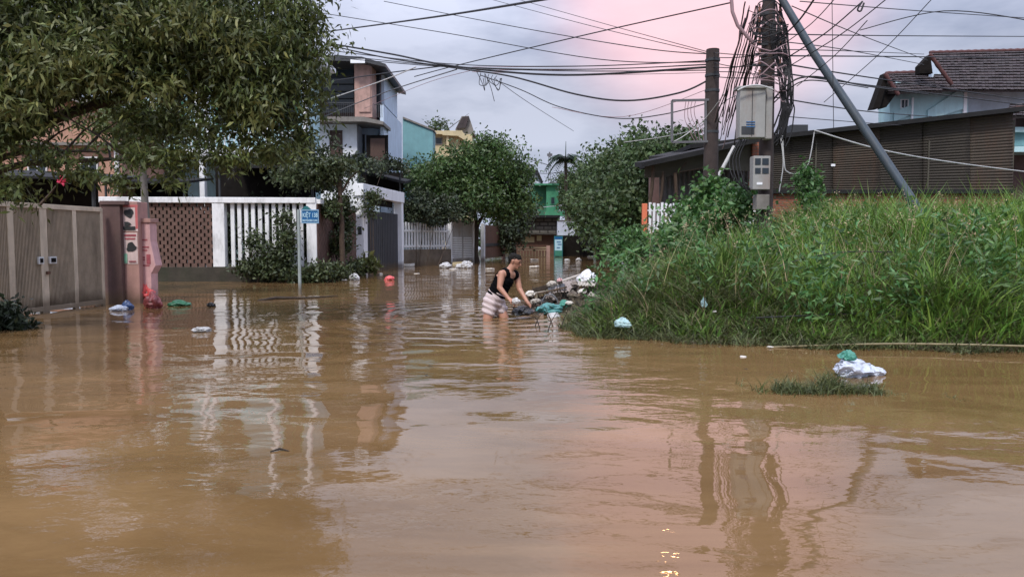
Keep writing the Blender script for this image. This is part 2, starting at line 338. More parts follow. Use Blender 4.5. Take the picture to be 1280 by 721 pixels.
def unit(a): return a/np.maximum(np.linalg.norm(a, axis=1, keepdims=True), 1e-9)
def leaves(centers, length, width, droop=.3, spread=1.0):
    """folded diamond leaves, four vertices each"""
    n = len(centers); d = rng.normal(size=(n, 3))*spread; d[:, 2] -= droop; d = unit(d)
    t = rng.normal(size=(n, 3)); t = unit(np.cross(d, t)); nn = np.cross(d, t)
    l_ = (length*rng.uniform(.6, 1.3, n))[:, None]; w_ = (width*rng.uniform(.7, 1.3, n))[:, None]
    V = np.stack([centers, centers+d*l_*.45+t*w_*.5+nn*w_*.15, centers+d*l_, centers+d*l_*.45-t*w_*.5+nn*w_*.15], 1)
    V[:, 2, 2] -= (droop*l_[:, 0]*.15)
    return V.reshape(-1, 3), np.arange(n*4).reshape(-1, 4)
def clump_points(clusters, n, twig=.16, per=26, hollow=.45):
    """points in small twigs spread through ellipsoid clusters (centre, (rx,ry,rz))"""
    vol = np.array([(c[1][0]*c[1][1]*c[1][2])**.67 for c in clusters]); vol /= vol.sum(); out = []
    for (c, r), f in zip(clusters, vol):
        k = max(int(n*f/per), 3); d = unit(rng.normal(size=(k, 3))); rad = (hollow + (1-hollow)*rng.uniform(0, 1, k)**.6)[:, None]
        rad *= (1+.31*rng.normal(size=(k, 1)))
        tc_ = np.array(c) + d*rad*np.array(r); sz = twig*rng.uniform(.6, 1.5, k)
        q = np.repeat(tc_, per, 0) + rng.normal(size=(k*per, 3))*np.repeat(sz, per)[:, None]*np.array([1, 1, .7])
        out.append(q)
    return np.concatenate(out)
def C(px, py, Y, rx, ry=None, rd=None):
    """cluster from picture position at distance Y; radii in metres"""
    return (tuple(P(px, py, Y)), (rx, rd or rx, ry or rx*.8))
def foliage(name, clusters, n, ln, wd, material, parent=None, droop=.3, twig=.16, per=26, hollow=.45, zmin=None, spread=1.0):
    p = clump_points(clusters, n, twig, per, hollow)
    if zmin is not None: p = p[p[:, 2] > zmin]
    V, Fq = leaves(p, ln, wd, droop, spread); 
    return nmesh(name, V, Fq, material, parent)
def trunk(parent, path, radii, branches, material='bark', name='trunk'):
    b = MB(); pts = [Vector(p) for p in path]; fine = []
    for i in range(len(pts)-1):
        for k in range(4):
            t = k/4; q = pts[i].lerp(pts[i+1], t); fine.append((q + Vector((noise.noise(q*1.7), noise.noise(q*1.7+Vector((9,0,0))), 0))*.05, radii[i]*(1-t)+radii[i+1]*t))
    fine.append((pts[-1], radii[-1])); b.tube([f[0] for f in fine], [f[1] for f in fine], 10)
    o = b.build(name, material, parent, smooth=True)
    for a, z, r in branches:
        a, z = Vector(a), Vector(z); m = MB(); mid = a.lerp(z, .5) + Vector((random.uniform(-.1,.1), random.uniform(-.1,.1), .12*(z-a).length))
        pp = []; 
        for k in range(9):
            t = k/8; q = a*(1-t)**2 + mid*2*t*(1-t) + z*t*t; pp.append(q + Vector((noise.noise(q*2.1), noise.noise(q*2.1+Vector((5,0,0))), noise.noise(q*2.1+Vector((0,7,0)))))*.06*(k > 0))
        m.tube(pp, [r*(1-.75*k/8) for k in range(9)], 7)
        for k in (4, 6, 7):
            e = pp[k] + Vector((random.uniform(-1,1), random.uniform(-1,1), random.uniform(.1,1))).normalized()*(z-a).length*.4; m.tube([pp[k], pp[k].lerp(e,.5)+Vector((0,0,.04)), e], [r*.35, r*.25, r*.1], 5)
        m.build('limb', material, parent, smooth=True)
    return o
def branch_to(tr_top, clusters, r, k=6):
    cs = clusters if len(clusters) <= k else random.sample(clusters, k)
    return [(tr_top, c[0], r) for c in cs]

# ------------------------------------------------------------------ water and ground
def water():
    m = bpy.data.materials.new('flood_water'); m.use_nodes = True; t = m.node_tree; b = t.nodes['Principled BSDF']; n_, l_ = t.nodes.new, t.links.new
    co = n_('ShaderNodeTexCoord')
    nz = n_('ShaderNodeTexNoise'); nz.inputs['Scale'].default_value = .5; nz.inputs['Detail'].default_value = 8; nz.inputs['Roughness'].default_value = .62; nz.inputs['Distortion'].default_value = 1.2; ms_ = n_('ShaderNodeMapping'); ms_.inputs['Scale'].default_value = (.7, 1.8, 1); l_(co.outputs['Object'], ms_.inputs[0]); l_(ms_.outputs[0], nz.inputs['Vector'])
    r = n_('ShaderNodeValToRGB'); l_(nz.outputs['Fac'], r.inputs[0]); r.color_ramp.elements[0].position = .35; r.color_ramp.elements[0].color = (.135, .078, .032, 1)
    r.color_ramp.elements[1].position = .65; r.color_ramp.elements[1].color = (.2, .12, .053, 1); l_(r.outputs[0], b.inputs['Base Color'])
    b.inputs['Roughness'].default_value = .02; b.inputs['IOR'].default_value = 1.45
    def wn(scale, st, detail, dist, rough=.5, seed=0):
        mp_ = n_('ShaderNodeMapping'); mp_.inputs['Scale'].default_value = st; mp_.inputs['Location'].default_value = (seed, seed*2, 0); mp_.inputs['Rotation'].default_value = (0, 0, seed*.1); l_(co.outputs['Object'], mp_.inputs[0])
        q = n_('ShaderNodeTexNoise'); q.inputs['Scale'].default_value = scale; q.inputs['Detail'].default_value = detail; q.inputs['Roughness'].default_value = rough; q.inputs['Distortion'].default_value = dist
        l_(mp_.outputs[0], q.inputs['Vector']); return q.outputs['Fac']
    def math_(op, a, b_):
        q = n_('ShaderNodeMath'); q.operation = op
        for i, x in enumerate((a, b_)):
            if isinstance(x, (int, float)): q.inputs[i].default_value = x
            else: l_(x, q.inputs[i])
        return q.outputs[0]
    big = wn(.9, (1, 1.5, 1), 1.5, .3, .4, 3)
    mid = wn(3.0, (1, 1.5, 1), 2, .4, .45, 1)
    fine = wn(11, (1, 1.6, 1), 2, .3, .5, 5)
    patch = wn(.28, (1, 1, 1), 2, 0, .5, 7)
    pm = n_('ShaderNodeMapRange'); l_(patch, pm.inputs['Value']); pm.inputs['From Min'].default_value = .42; pm.inputs['From Max'].default_value = .62; pm.inputs['To Min'].default_value = .12
    # ripples spreading from the wading person
    cpos = G(620, 394); vm = n_('ShaderNodeVectorMath'); vm.operation = 'DISTANCE'; l_(co.outputs['Object'], vm.inputs[0]); vm.inputs[1].default_value = (cpos.x, cpos.y, 0)
    d = vm.outputs['Value']; ring = math_('SINE', math_('MULTIPLY', math_('ADD', d, math_('MULTIPLY', mid, .35)), 13), 0)
    fall = n_('ShaderNodeMapRange'); l_(d, fall.inputs['Value']); fall.inputs['From Min'].default_value = .2; fall.inputs['From Max'].default_value = 4.2; fall.inputs['To Min'].default_value = .034; fall.inputs['To Max'].default_value = 0
    fallv = math_('MULTIPLY', fall.outputs[0], patch)
    h = math_('ADD', math_('MULTIPLY', big, .03), math_('MULTIPLY', math_('MULTIPLY', mid, .011), pm.outputs[0]))
    h = math_('ADD', h, math_('MULTIPLY', math_('MULTIPLY', fine, .0022), pm.outputs[0]))
    h = math_('ADD', h, math_('MULTIPLY', ring, fallv))
    bp = n_('ShaderNodeBump'); bp.inputs['Strength'].default_value = 1; bp.inputs['Distance'].default_value = .8; l_(h, bp.inputs['Height']); l_(bp.outputs[0], b.inputs['Normal'])
    MATS['flood_water'] = m
water()
tag(nmesh('water', [(-300, -60, 0), (300, -60, 0), (300, 600, 0), (-300, 600, 0)], [(0, 1, 2, 3)], 'flood_water', origin=(0, 0, 0)), kind='structure')
tag(nmesh('ground', [(-300, -60, -.62), (300, -60, -.62), (300, 600, -.62), (-300, 600, -.62)], [(0, 1, 2, 3)], 'soil', origin=(0, 0, -.62)), kind='structure')
POLY = np.array([(.68, 10.3), (.95, 9.45), (1.9, 8.95), (3.2, 8.5), (5.5, 8.0), (9, 7.6), (40, 6), (40, 60), (9.5, 60), (6.3, 38), (4.4, 28), (3.0, 20.5), (2.1, 16.5), (1.62, 13.6), (1.15, 12.0)])
def sdist(x, y):
    """signed distance to the bank's outline, positive inside"""
    p = np.stack([x, y], -1); best = np.full(x.shape, 1e9); ins = np.zeros(x.shape, bool); n = len(POLY)
    for i in range(n):
        a, b = POLY[i], POLY[(i+1) % n]; ab = b-a; t = np.clip(((p-a)@ab)/(ab@ab), 0, 1); q = a + t[..., None]*ab
        best = np.minimum(best, np.hypot(p[..., 0]-q[..., 0], p[..., 1]-q[..., 1]))
        c = ((a[1] > y) != (b[1] > y)) & (x < (b[0]-a[0])*(y-a[1])/(b[1]-a[1]+1e-12)+a[0]); ins ^= c
    return np.where(ins, best, -best) + .13*np.sin(x*2.9+y*1.3)*np.sin(y*3.7-x*1.1) + .06*np.sin(x*7.3+1)*np.sin(y*6.1)
def bank_z(x, y):
    d = sdist(x, y); wob = .12*np.sin(x*1.7+y*.6)*np.sin(y*1.1-x*.4)
    return np.where(d > 0, -.02 + .92*(1-np.exp(-np.maximum(d, 0)/2.3)) + wob*np.clip(d, 0, 1), -.02 + d*.35)
gx, gy = np.meshgrid(np.linspace(-2, 30, 130), np.linspace(5, 50, 160)); gz = np.maximum(bank_z(gx, gy), -.6)
nv = gx.size; idx = np.arange(nv).reshape(gx.shape)
tag(nmesh('bank_terrain', np.stack([gx, gy, gz], -1).reshape(-1, 3), np.stack([idx[:-1, :-1], idx[:-1, 1:], idx[1:, 1:], idx[1:, :-1]], -1).reshape(-1, 4), 'soil', smooth=True, origin=(0, 0, 0)), kind='structure')

# ------------------------------------------------------------------ left street front: tan gate
gA, gB = G(4, 397), G(128, 381)
gd = (gB-gA); gl = gd.length
Zt = P(66, 258, (gA.y+gB.y)/2).z
g = empty('metal_gate', (gA.x, gA.y, 0), 'tan metal double gate with mesh panels and square handles at the left edge', 'gate')
def lerp_g(u): return gA.lerp(gB, u)
# horizontal positions of the uprights, from the picture columns
def u_of(px):
    lo, hi = -3.0, 2.0
    for _ in range(40):
        m = (lo+hi)/2; q = lerp_g(m); X = 640 + q.x/q.y*F
        if X < px: lo = m
        else: hi = m
    return (lo+hi)/2
for px_, wpx in ((13, .06), (52, .045), (56, .045), (93, .05), (127, .04)):
    u = u_of(px_); q = lerp_g(u); b = MB(); b.seg(gA, gB, -.45, Zt+.01, .06, u-wpx/gl, u+wpx/gl); b.build('upright', 'gate_tan', g, bevel=.004)
b = MB(); b.seg(gA, gB, Zt-.05, Zt+.03, .075, u_of(-30), 1.01); b.build('top_rail', 'gate_tan', g, bevel=.004)
b = MB(); b.seg(gA, gB, .02, .1, .065, u_of(-30), 1.0); b.build('bottom_rail', 'gate_tan', g, bevel=.004)
for x0, x1 in ((-30, 11), (16, 50), (59, 91), (96, 126)):
    b = MB(); u0, u1 = u_of(x0), u_of(x1); b.seg(gA, gB, .1, Zt-.05, .012, u0, u1, off=.01)
    k = int((u1-u0)*gl/.03)
    for i in range(k+1): u = u0+(u1-u0)*i/k; b.seg(gA, gB, .1, Zt-.05, .018, u-.004/gl, u+.004/gl, off=-.012)
    b.build('mesh_panel', 'gate_mesh', g)
for x0, x1 in ((44, 51), (58, 67)):
    zc = P(55, 325, 12.8).z; b = MB(); u0, u1 = u_of(x0), u_of(x1); b.seg(gA, gB, zc-.06, zc+.06, .03, u0, u1, off=-.05); hb = b.build('handle', 'white_metal', g, bevel=.003)
    b = MB(); b.seg(gA, gB, zc-.035, zc+.035, .012, u0+.015, u1-.015, off=-.072); b.build('handle_hole', 'recess_dark', hb)
b = MB(); zc = P(57, 340, 12.8).z; b.seg(gA, gB, zc-.03, zc+.02, .03, u_of(55), u_of(59), off=-.045); b.build('latch', 'rust_brown', g)
# dark end pillar and poster pillar
Yp = G(140, 380).y
def zc_(py, Y): return P(160, py, Y).z
g = empty('gate_pillar', (P(139, 380, Yp).x, Yp, 0), 'dark maroon square pillar closing the right side of the tan metal gate', 'pillar')
b = MB(); b.slab(127, 256, 152, 410, Yp, .5); b.build('shaft', 'dark_plaster', g, bevel=.01)
b = MB(); b.slab(124, 251, 156, 256, Yp-.03, .56); b.build('cap', 'dark_plaster', g, bevel=.008)
Yq = Yp + .12
g = empty('poster_pillar', (P(163, 380, Yq).x, Yq, 0), 'salmon pink pillar pasted with portrait posters beside the dark pillar', 'pillar')
b = MB(); b.slab(152.6, 252, 174, 410, Yq, .4); b.build('shaft', 'pink_plaster', g, bevel=.01)
def poster(y0, y1, x0, x1, base, blobs, parent, Y):
    b = MB(); b.slab(x0, y0, x1, y1, Y-.008, .006); p = b.build('poster', base, parent)
    for k, (m_, kind, a) in enumerate(blobs):
        b = MB(); Yk = Y-.013-.003*k
        if kind == 'blob':
            cx, cy, rx, ry = a; pts = []
            for i in range(14):
                an = 2*pi*i/14; rr = 1+.14*math.sin(3*an+cx)+.08*math.cos(5*an); pts.append(P(cx+rx*rr*math.cos(an), cy+ry*rr*math.sin(an), Yk))
            b.prism(pts, (0, .002, 0))
        else:
            for (xa, ya, xb, yb) in a: b.slab(xa, ya, xb, yb, Yk, .002)
        b.build('print', m_, p)
poster(256, 289, 153.5, 172, 'poster_paper', [('poster_red', 'r', [(153.5, 256, 172, 259), (169, 259, 172, 286)]), ('poster_ink', 'blob', (161, 266.5, 6, 5.5)), ('poster_ink', 'r', [(154, 283, 169, 287.5)]), ('poster_ink', 'blob', (159, 280, 4, 3))], g, Yq)
poster(291, 330, 153.5, 172, 'poster_paper', [('poster_text', 'r', [(155, 293, 170, 295.5), (156, 297.5, 169, 299.5)]), ('poster_ink', 'blob', (164, 309, 6, 6)), ('poster_green', 'r', [(154, 317, 159, 329)]), ('poster_text', 'r', [(161, 326, 170, 327.5)])], g, Yq)
Yr = Yq + .15
g = empty('side_pillar', (P(181, 380, Yr).x, Yr, 0), 'narrow pale pink post widening downward and hung with leaflets, right of the poster pillar', 'pillar')
b = MB(); x = [P(175.2, 275, Yr), P(187, 275, Yr), P(188, 302, Yr), P(194.5, 332, Yr), P(189, 342, Yr), P(190, 400, Yr), P(175.5, 400, Yr)]; b.prism(x, (0, .28, 0)); b.build('shaft', 'pink_pale', g, bevel=.008)
b = MB(); b.slab(174.6, 273, 188, 278, Yr-.03, .34); b.build('cap', 'pink_plaster', g, bevel=.006)
b = MB()
for y_, x0, x1 in ((299, 176, 184), (308, 177, 186), (312, 177, 184), (321, 177, 181), (324, 177, 181), (331, 177, 187)): b.slab(x0, y_, x1, y_+1.6, Yr-.006, .004)
b.slab(183, 318, 188, 330, Yr-.006, .004); b.build('leaflet', 'poster_text', g)

# ------------------------------------------------------------------ yard wall with lattice panels and white slats
A, B = G(178, 352.5), G(398, 350.5); A = Vector((A.x, 22.0, 0)); B = Vector((B.x, 22.4, 0))
def uw(px):
    lo, hi = -1, 2
    for _ in range(40):
        m = (lo+hi)/2; q = A.lerp(B, m)
        if 640+q.x/q.y*F < px: lo = m
        else: hi = m
    return (lo+hi)/2
wl = (B-A).length
zr0, zr1 = P(300, 254, 22.2).z, P(300, 247, 22.2).z; zp = P(300, 333.5, 22.2).z
g = empty('yard_wall', (A.x, A.y, 0), 'long low yard wall of brown pierced brick and tall white slats with a white coping', 'wall')
b = MB(); b.seg(A, B, -.7, zp, .32, uw(100), 1.0); b.build('plinth', 'plinth', g, bevel=.01)
b = MB(); b.seg(A, B, zr0, zr1, .34, uw(100), 1.005); b.build('coping', 'white_paint', g, bevel=.012)
def lattice(A_, B_, u0, u1, z0, z1, parent, name='brick_panel'):
    L_ = (B_-A_).length; b = MB(); rows = int((z1-z0)/.105); rh = (z1-z0)/rows; cols = int((u1-u0)*L_/.2); cw = (u1-u0)/cols
    for r_ in range(rows):
        off = (r_ % 2)*.5
        for c_ in range(-1, cols+1):
            a = u0+(c_+off)*cw; e = a+cw*.75; a = max(a, u0); e = min(e, u1)
            if e-a > .001: b.seg(A_, B_, z0+r_*rh, z0+r_*rh+rh*.96, .12, a, e)
        b.seg(A_, B_, z0+r_*rh+rh*.96, z0+(r_+1)*rh, .1, u0, u1)
    b.build(name, 'brick_tile', parent)
lattice(A, B, uw(100), uw(268), zp, zr0, g)
for x0, x1 in ((268.5, 283.5), (385, 397.5)):
    b = MB(); b.seg(A, B, zp+.003, zr0-.003, .3, uw(x0), uw(x1)); b.build('post', 'white_paint', g, bevel=.012)
b = MB(); k = 11
for i in range(k):
    px_ = 290 + i*(384-290)/k; b.seg(A, B, zp, zr0, .09, uw(px_), uw(px_+4.6))
b.build('slat_panel', 'white_paint', g, bevel=.006)
# the same wall turning down the side street
A2, B2 = Vector((B.x+.02, B.y-.1, 0)), Vector((P(444, 340, 28).x, 28.0, 0))
g = empty('side_wall', (A2.x, A2.y, 0), 'brown brick wall with pale coping receding towards the white gate frame', 'wall')
zs = P(400, 255, 22.4).z
b = MB(); b.seg(A2, B2, -.7, .42, .3); b.build('plinth', 'plinth', g)
b = MB(); b.seg(A2, B2, .42, zs, .1, off=.08); b.build('backing', 'brick_tile', g)
lattice(A2, B2, 0, 1, .42, zs, g)
b = MB(); b.seg(A2, B2, zs, zs+.13, .3); b.build('coping', 'white_paint', g, bevel=.01)
# white gate frame
fa, fb = G(452, 336.5, 0), G(499, 333.5, 0); fa = Vector((P(452, 335, 28.4).x, 28.4, 0)); fb = Vector((P(499, 335, 33.5).x, 33.5, 0))
g = empty('gate_frame', (fa.x, fa.y, 0), 'tall white square gate frame holding a dark metal gate', 'gate')
zt = P(452, 230, 28.4).z; wq = (fb-fa).length
b = MB(); b.seg(fa, fb, -.65, zt-.45, .35, -.045, .045); b.build('post', 'white_clean', g, bevel=.012)
b = MB(); b.seg(fa, fb, -.65, zt-.45, .35, .97, 1.03); b.build('post', 'white_clean', g, bevel=.012)
b = MB(); b.seg(fa, fb, zt-.447, zt, .42, -.06, 1.04); b.build('lintel', 'white_clean', g, bevel=.012)
b = MB(); b.seg(fa, fb, -.6, zt-.95, .05, .05, .5, off=.02)
for i in range(10): u = .06+i*.044; b.seg(fa, fb, -.6, zt-.95, .075, u, u+.012, off=.02)
b.build('gate_leaf', 'gate_dark', g)
b = MB(); b.seg(fa, fb, -.6, zt-.95, .05, .505, .965, off=.02)
for i in range(10): u = .52+i*.044; b.seg(fa, fb, -.6, zt-.95, .075, u, u+.012, off=.02)
b.build('gate_leaf', 'gate_dark', g)
b = MB(); b.seg(fa, fb, zt-.72, zt-.46, .04, .2, .8); b.build('transom_panel', 'recess_dark', g)
b = MB(); b.box((fa.x-.0, fa.y-.22, 1.55), (.14, .06, .3)); b.build('doorbell', 'dark_metal', g)
# picket fence on low stone wall
pa, pb = Vector((P(503, 330, 34.5).x, 34.5, 0)), Vector((P(561, 330, 37.5).x, 37.5, 0))
g = empty('picket_fence', (pa.x, pa.y, 0), 'white picket railing on a low mossy stone wall left of the slender tree', 'fence')
z1, z2 = P(530, 311.5, 36).z, P(530, 279, 36).z
b = MB(); b.seg(pa, pb, -.6, z1, .3); b.build('base_wall', 'stone_low', g)
b = MB()
for i in range(17): u = .01+i*.0595*.98; b.seg(pa, pb, z1, z2+(.03 if i % 2 else 0), .05, u, u+.026)
b.build('picket_panel', 'white_metal', g)
b = MB(); b.seg(pa, pb, z1+.1, z1+.2, .03, off=-.045); b.seg(pa, pb, z2-.42, z2-.33, .03, off=-.045); b.build('rail', 'white_metal', g)
pc, pd = Vector((P(562, 330, 37.6).x, 37.6, 0)), Vector((P(592, 330, 40).x, 40, 0))
g = empty('sheet_gate', (pc.x, pc.y, 0), 'pale grey sheet metal gate with louvred lower half behind the slender tree', 'gate')
z3 = P(576, 272, 38.5).z
b = MB(); b.seg(pc, pd, -.6, z3, .18, 0, .05); b.build('post', 'white_paint', g); b = MB(); b.seg(pc, pd, -.6, z3-.1, .18, .95, 1); b.build('post', 'white_paint', g)
b = MB(); b.seg(pc, pd, .1, z3-.12, .04, .06, .5); b.build('gate_leaf', 'box_grey', g); b = MB(); b.seg(pc, pd, .1, z3-.12, .04, .51, .94); b.build('gate_leaf', 'box_grey', g)
b = MB()
for i in range(12): z = .3+i*.09; b.seg(pc, pd, z, z+.045, .05, .1, .46, off=-.03); b.seg(pc, pd, z, z+.045, .05, .55, .9, off=-.03)
b.build('louvre', 'white_metal', g)
pe, pf = Vector((P(603, 322, 44).x, 44, 0)), Vector((P(630, 322, 50).x, 50, 0))
g = empty('plank_gate', (pe.x, pe.y, 0), 'rusty brown metal gate with pale posts right of the slender tree', 'gate')
z4 = P(616, 281, 47).z
b = MB(); b.seg(pe, pf, -.6, z4, .2, .0, .05); b.build('post', 'white_paint', g); b = MB(); b.seg(pe, pf, -.6, z4, .2, .95, 1); b.build('post', 'pinkish_pillar', g)
b = MB(); b.seg(pe, pf, .12, z4-.05, .05, .06, .94); b.build('gate_leaf', 'rust_brown', g)
b = MB(); b.seg(pe, pf, z4-1.3, z4-1.22, .07, .06, .94, off=-.03); b.seg(pe, pf, .9, 1.0, .07, .06, .94, off=-.03); b.build('crossbar', 'dark_metal', g)

# ------------------------------------------------------------------ left houses
def window(parent, x0, y0, x1, y1, Y, glass='glass_dark', frame='white_metal', bars=2):
    b = MB(); t = 1.1 if Y > 30 else 1.4
    b.slab(x0, y0, x1, y0+t, Y-.06, .1); b.slab(x0, y1-t, x1, y1, Y-.06, .1); b.slab(x0, y0+t, x0+t, y1-t, Y-.06, .1); b.slab(x1-t, y0+t, x1, y1-t, Y-.06, .1)
    for i in range(1, bars): xm = x0+(x1-x0)*i/bars; b.slab(xm-.35, y0+t, xm+.35, y1-t, Y-.05, .06)
    f = b.build('window', frame, parent); b = MB(); b.slab(x0+t*.6, y0+t*.6, x1-t*.6, y1-t*.6, Y-.02, .012); b.build('pane', glass, f)
# salmon bungalow behind the gate
Y = 25.0; g = empty('salmon_house', (P(85, 250, Y).x, Y, 0), 'salmon pink bungalow with sloping grey eave behind the tan gate', 'house')
b = MB(); b.prism([P(-160, 300, Y), P(-160, 118, Y), P(85, 122, Y), P(152, 150, Y), P(152, 300, Y)], (0, 3, 0)); b.build('wall', 'salmon_wall', g)
b = MB(); b.prism([P(-170, 112, Y-.5), P(84, 115, Y-.5), P(158, 144, Y-.5), P(158, 151, Y-.5), P(84, 123, Y-.5), P(-170, 120, Y-.5)], (0, 3.6, 0)); b.build('roof', 'concrete', g)
window(g, 34, 188, 58, 222, Y, 'glass_dark', 'white_paint'); window(g, 100, 196, 122, 224, Y, 'glass_dark', 'white_paint')
b = MB(); b.slab(-160, 178, 151, 181.5, Y-.3, .29); b.build('ledge', 'concrete', g)
b = MB(); b.slab(143, 183, 148, 240, Y-.08, .06); b.build('drainpipe', 'white_paint', g)
# dark carport roofs in the yards
def carport(name, x0, x1, yt, yb, Y, d, label, ypost, edge='dark_roof', slope=0):
    g = empty(name, (P((x0+x1)/2, yt, Y).x, Y, 0), label, 'canopy')
    b = MB(); a, c = P(x0, yt, Y), P(x1, yt+slope, Y); th = P(x0, yt, Y).z-P(x0, yt+3, Y).z
    b.prism([a, c, c-Vector((0, 0, th)), a-Vector((0, 0, th))], (0, d, .25)); b.build('roof', edge, g)
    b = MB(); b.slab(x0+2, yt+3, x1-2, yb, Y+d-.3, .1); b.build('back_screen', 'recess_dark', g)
    for xx in (x0+6, x1-6):
        b = MB(); p = P(xx, yt+3, Y+.3); b.tube([(p.x, Y+.3, -.6), (p.x, Y+.3, p.z)], .04); b.build('post', 'dark_metal', g)
    return g
carport('canopy', -90, 122, 214, 262, 16.2, 2.2, 'black flat canopy roof in the yard just behind the tan metal gate', 300, slope=10)
carport('canopy', 268, 396, 207, 300, 23.6, 2.6, 'wide dark canopy roof right behind the white slatted wall', 300)
carport('canopy', 126, 236, 226, 300, 24.2, 2.0, 'low dark canopy behind the pierced brick part of the wall', 300)
carport('canopy', 446, 506, 213, 240, 34.2, 2.2, 'dark sloping awning above the white gate frame', 300, slope=14)
# white two storey house with columns
Y = 28.0; g = empty('column_house', (P(290, 240, Y).x, Y, 0), 'white and aqua two storey house with slim columns behind the big tree', 'house')
b = MB(); b.slab(186, 62, 384, 330, Y+1.6, 2); b.build('wall', 'aqua_wall', g)
b = MB(); b.slab(180, 56, 388, 62, Y, 4); b.build('roof_slab', 'white_clean', g)
b = MB(); b.slab(184, 186, 386, 195, Y, 1.59); b.build('balcony_slab', 'white_clean', g)
for xx in (186, 243, 254, 330, 378):
    b = MB(); b.slab(xx, 62.2, xx+5.5, 185.8, Y+.1, .22); b.build('column', 'white_clean', g, bevel=.02)
for xx in (186, 250, 330, 378):
    b = MB(); b.slab(xx, 195.2, xx+6.5, 330, Y+.1, .25); b.build('column', 'white_clean', g, bevel=.02)
b = MB(); b.slab(186, 165, 384, 167, Y+.12, .08)
for i in range(32): xx = 190+i*6; b.slab(xx, 167, xx+1.3, 186, Y+.14, .04)
b.build('balustrade', 'white_metal', g)
for xx in (200, 270, 343): window(g, xx, 92, xx+28, 160, Y+1.6, 'glass_dark', 'green_wall', 2)
for xx in (205, 275, 345): window(g, xx, 205, xx+26, 250, Y+1.6, 'glass_dark', 'wood_door', 2)
# modern house
Y = 37.0; g = empty('modern_house', (P(450, 240, Y).x, Y, 0), 'white and pale blue two storey house with dark upper balcony and slanting roof edge', 'house')
b = MB(); b.slab(385, 153, 447, 340, Y, 6.1); b.build('lower_wall', 'white_clean', g)
b = MB(); b.slab(447.3, 150, 474, 340, Y+1.4, 4.6); b.build('recess_wall', 'blue_white', g)
b = MB(); b.slab(476, 131, 480.5, 340, Y+.02, 6.0); b.slab(476.2, 83, 480.3, 130.8, Y+1.7, 4.3); b.build('side_wall', 'blue_white', g)
b = MB(); b.slab(385, 82, 475.8, 147, Y+1.5, 4.5); b.build('upper_wall', 'dark_plaster', g)
b = MB(); b.slab(388, 84, 442, 141, Y+1.3, .15); gl_ = b.build('balcony_glazing', 'glass_dark', g)
b = MB()
for i in range(7): b.slab(388, 86+i*9, 442, 87+i*9, Y+1.15, .1)
b.build('shutter_slats', 'dark_metal', gl_)
b = MB(); b.slab(443, 80, 465, 147, Y+.05, 1.2); b.build('pillar', 'pinkish_pillar', g, bevel=.02)
b = MB(); b.slab(448.5, 88, 463, 140, Y-.01, .05); b.build('pillar_panel', 'pinkish_pillar', g)
b = MB(); b.slab(466, 84, 475, 141, Y+1.35, .1); b.build('balcony_glazing', 'glass_dark', g)
b = MB(); b.prism([P(380, 68, Y-.6), P(452, 71, Y-.6), P(482, 80, Y-.6), P(482, 84, Y-.6), P(452, 77, Y-.6), P(380, 75, Y-.6)], (0, 6.9, 0)); b.build('roof', 'dark_metal', g)
b = MB(); b.slab(438, 74, 456, 79, Y-.7, .1); b.build('eave_trim', 'white_clean', g)
b = MB(); b.prism([P(383, 146, Y-.9), P(455, 146, Y-.9), P(479, 152, Y-.9), P(479, 156, Y-.9), P(455, 152, Y-.9), P(383, 152, Y-.9)], (0, 2.2, 0)); b.build('balcony_slab', 'concrete', g)
b = MB(); b.slab(386, 128, 442, 129.2, Y-.85, .06)
for i in range(24): b.slab(386+i*2.4, 129, 386.5+i*2.4, 146, Y-.83, .03)
b.slab(466, 130, 478, 131, Y-.85, .06)
for i in range(6): b.slab(466+i*2.2, 131, 466.6+i*2.2, 147, Y-.83, .03)
b.build('balcony_rail', 'dark_metal', g)
window(g, 412, 163, 428, 210, Y, 'wood_door', 'wood_door', 1)
for x0, y0, x1, y1 in ((458, 169, 485, 212),):
    b = MB(); b.slab(x0, y0, x1, y1, Y-.12, .1); d_ = b.build('door_frame', 'recess_dark', g); b = MB(); b.slab(463, 173, 481, 212, Y-.16, .04); b.build('door', 'wood_door', d_)
window(g, 448, 168, 456, 205, Y+1.4, 'glass_dark', 'dark_metal', 1)
# teal blank wall
Y = 46.0; g = empty('teal_house', (P(522, 240, Y).x, Y, 0), 'plain dull teal wall of a narrow house beside the pale blue house', 'house')
b = MB(); b.prism([P(503.5, 148, Y), P(541, 163, Y), P(541, 320, Y), P(503.5, 320, Y)], (0, 1.5, 0)); b.build('wall', 'teal_wall', g)
b = MB(); b.prism([P(503.5, 146, Y-.1), P(542, 161.5, Y-.1), P(542, 163.3, Y-.1), P(503.5, 148.3, Y-.1)], (0, 1.7, 0)); b.build('parapet', 'concrete', g)
# beige house with gable
Y = 62.0; g = empty('beige_house', (P(568, 240, Y).x, Y, 0), 'distant beige house with a steep little gable dormer above the round tree', 'house')
b = MB(); b.slab(541.5, 168, 590, 320, Y, 8); b.build('wall', 'beige_wall', g)
b = MB(); b.slab(540, 163.5, 578, 167.8, Y-.6, 9); b.build('roof_slab', 'beige_wall', g)
b = MB(); b.prism([P(553, 164, Y-.7), P(577, 164, Y-.7), P(592, 178, Y-.7), P(592, 182, Y-.7), P(572, 170, Y-.7), P(553, 169, Y-.7)], (0, 5, 0)); b.build('canopy_roof', 'beige_wall', g)
b = MB(); b.prism([P(569, 162, Y+1), P(577, 145.5, Y+1), P(586, 145, Y+1), P(593, 167, Y+1), P(580, 170, Y+1)], (0, 3, 0)); b.build('gable', 'concrete', g)
b = MB(); b.prism([P(570, 160.5, Y+.7), P(578, 146.5, Y+.7), P(586, 145.5, Y+.7), P(582, 160, Y+.7)], (0, .25, 0)); b.build('gable_roof', 'tile_roof', g)
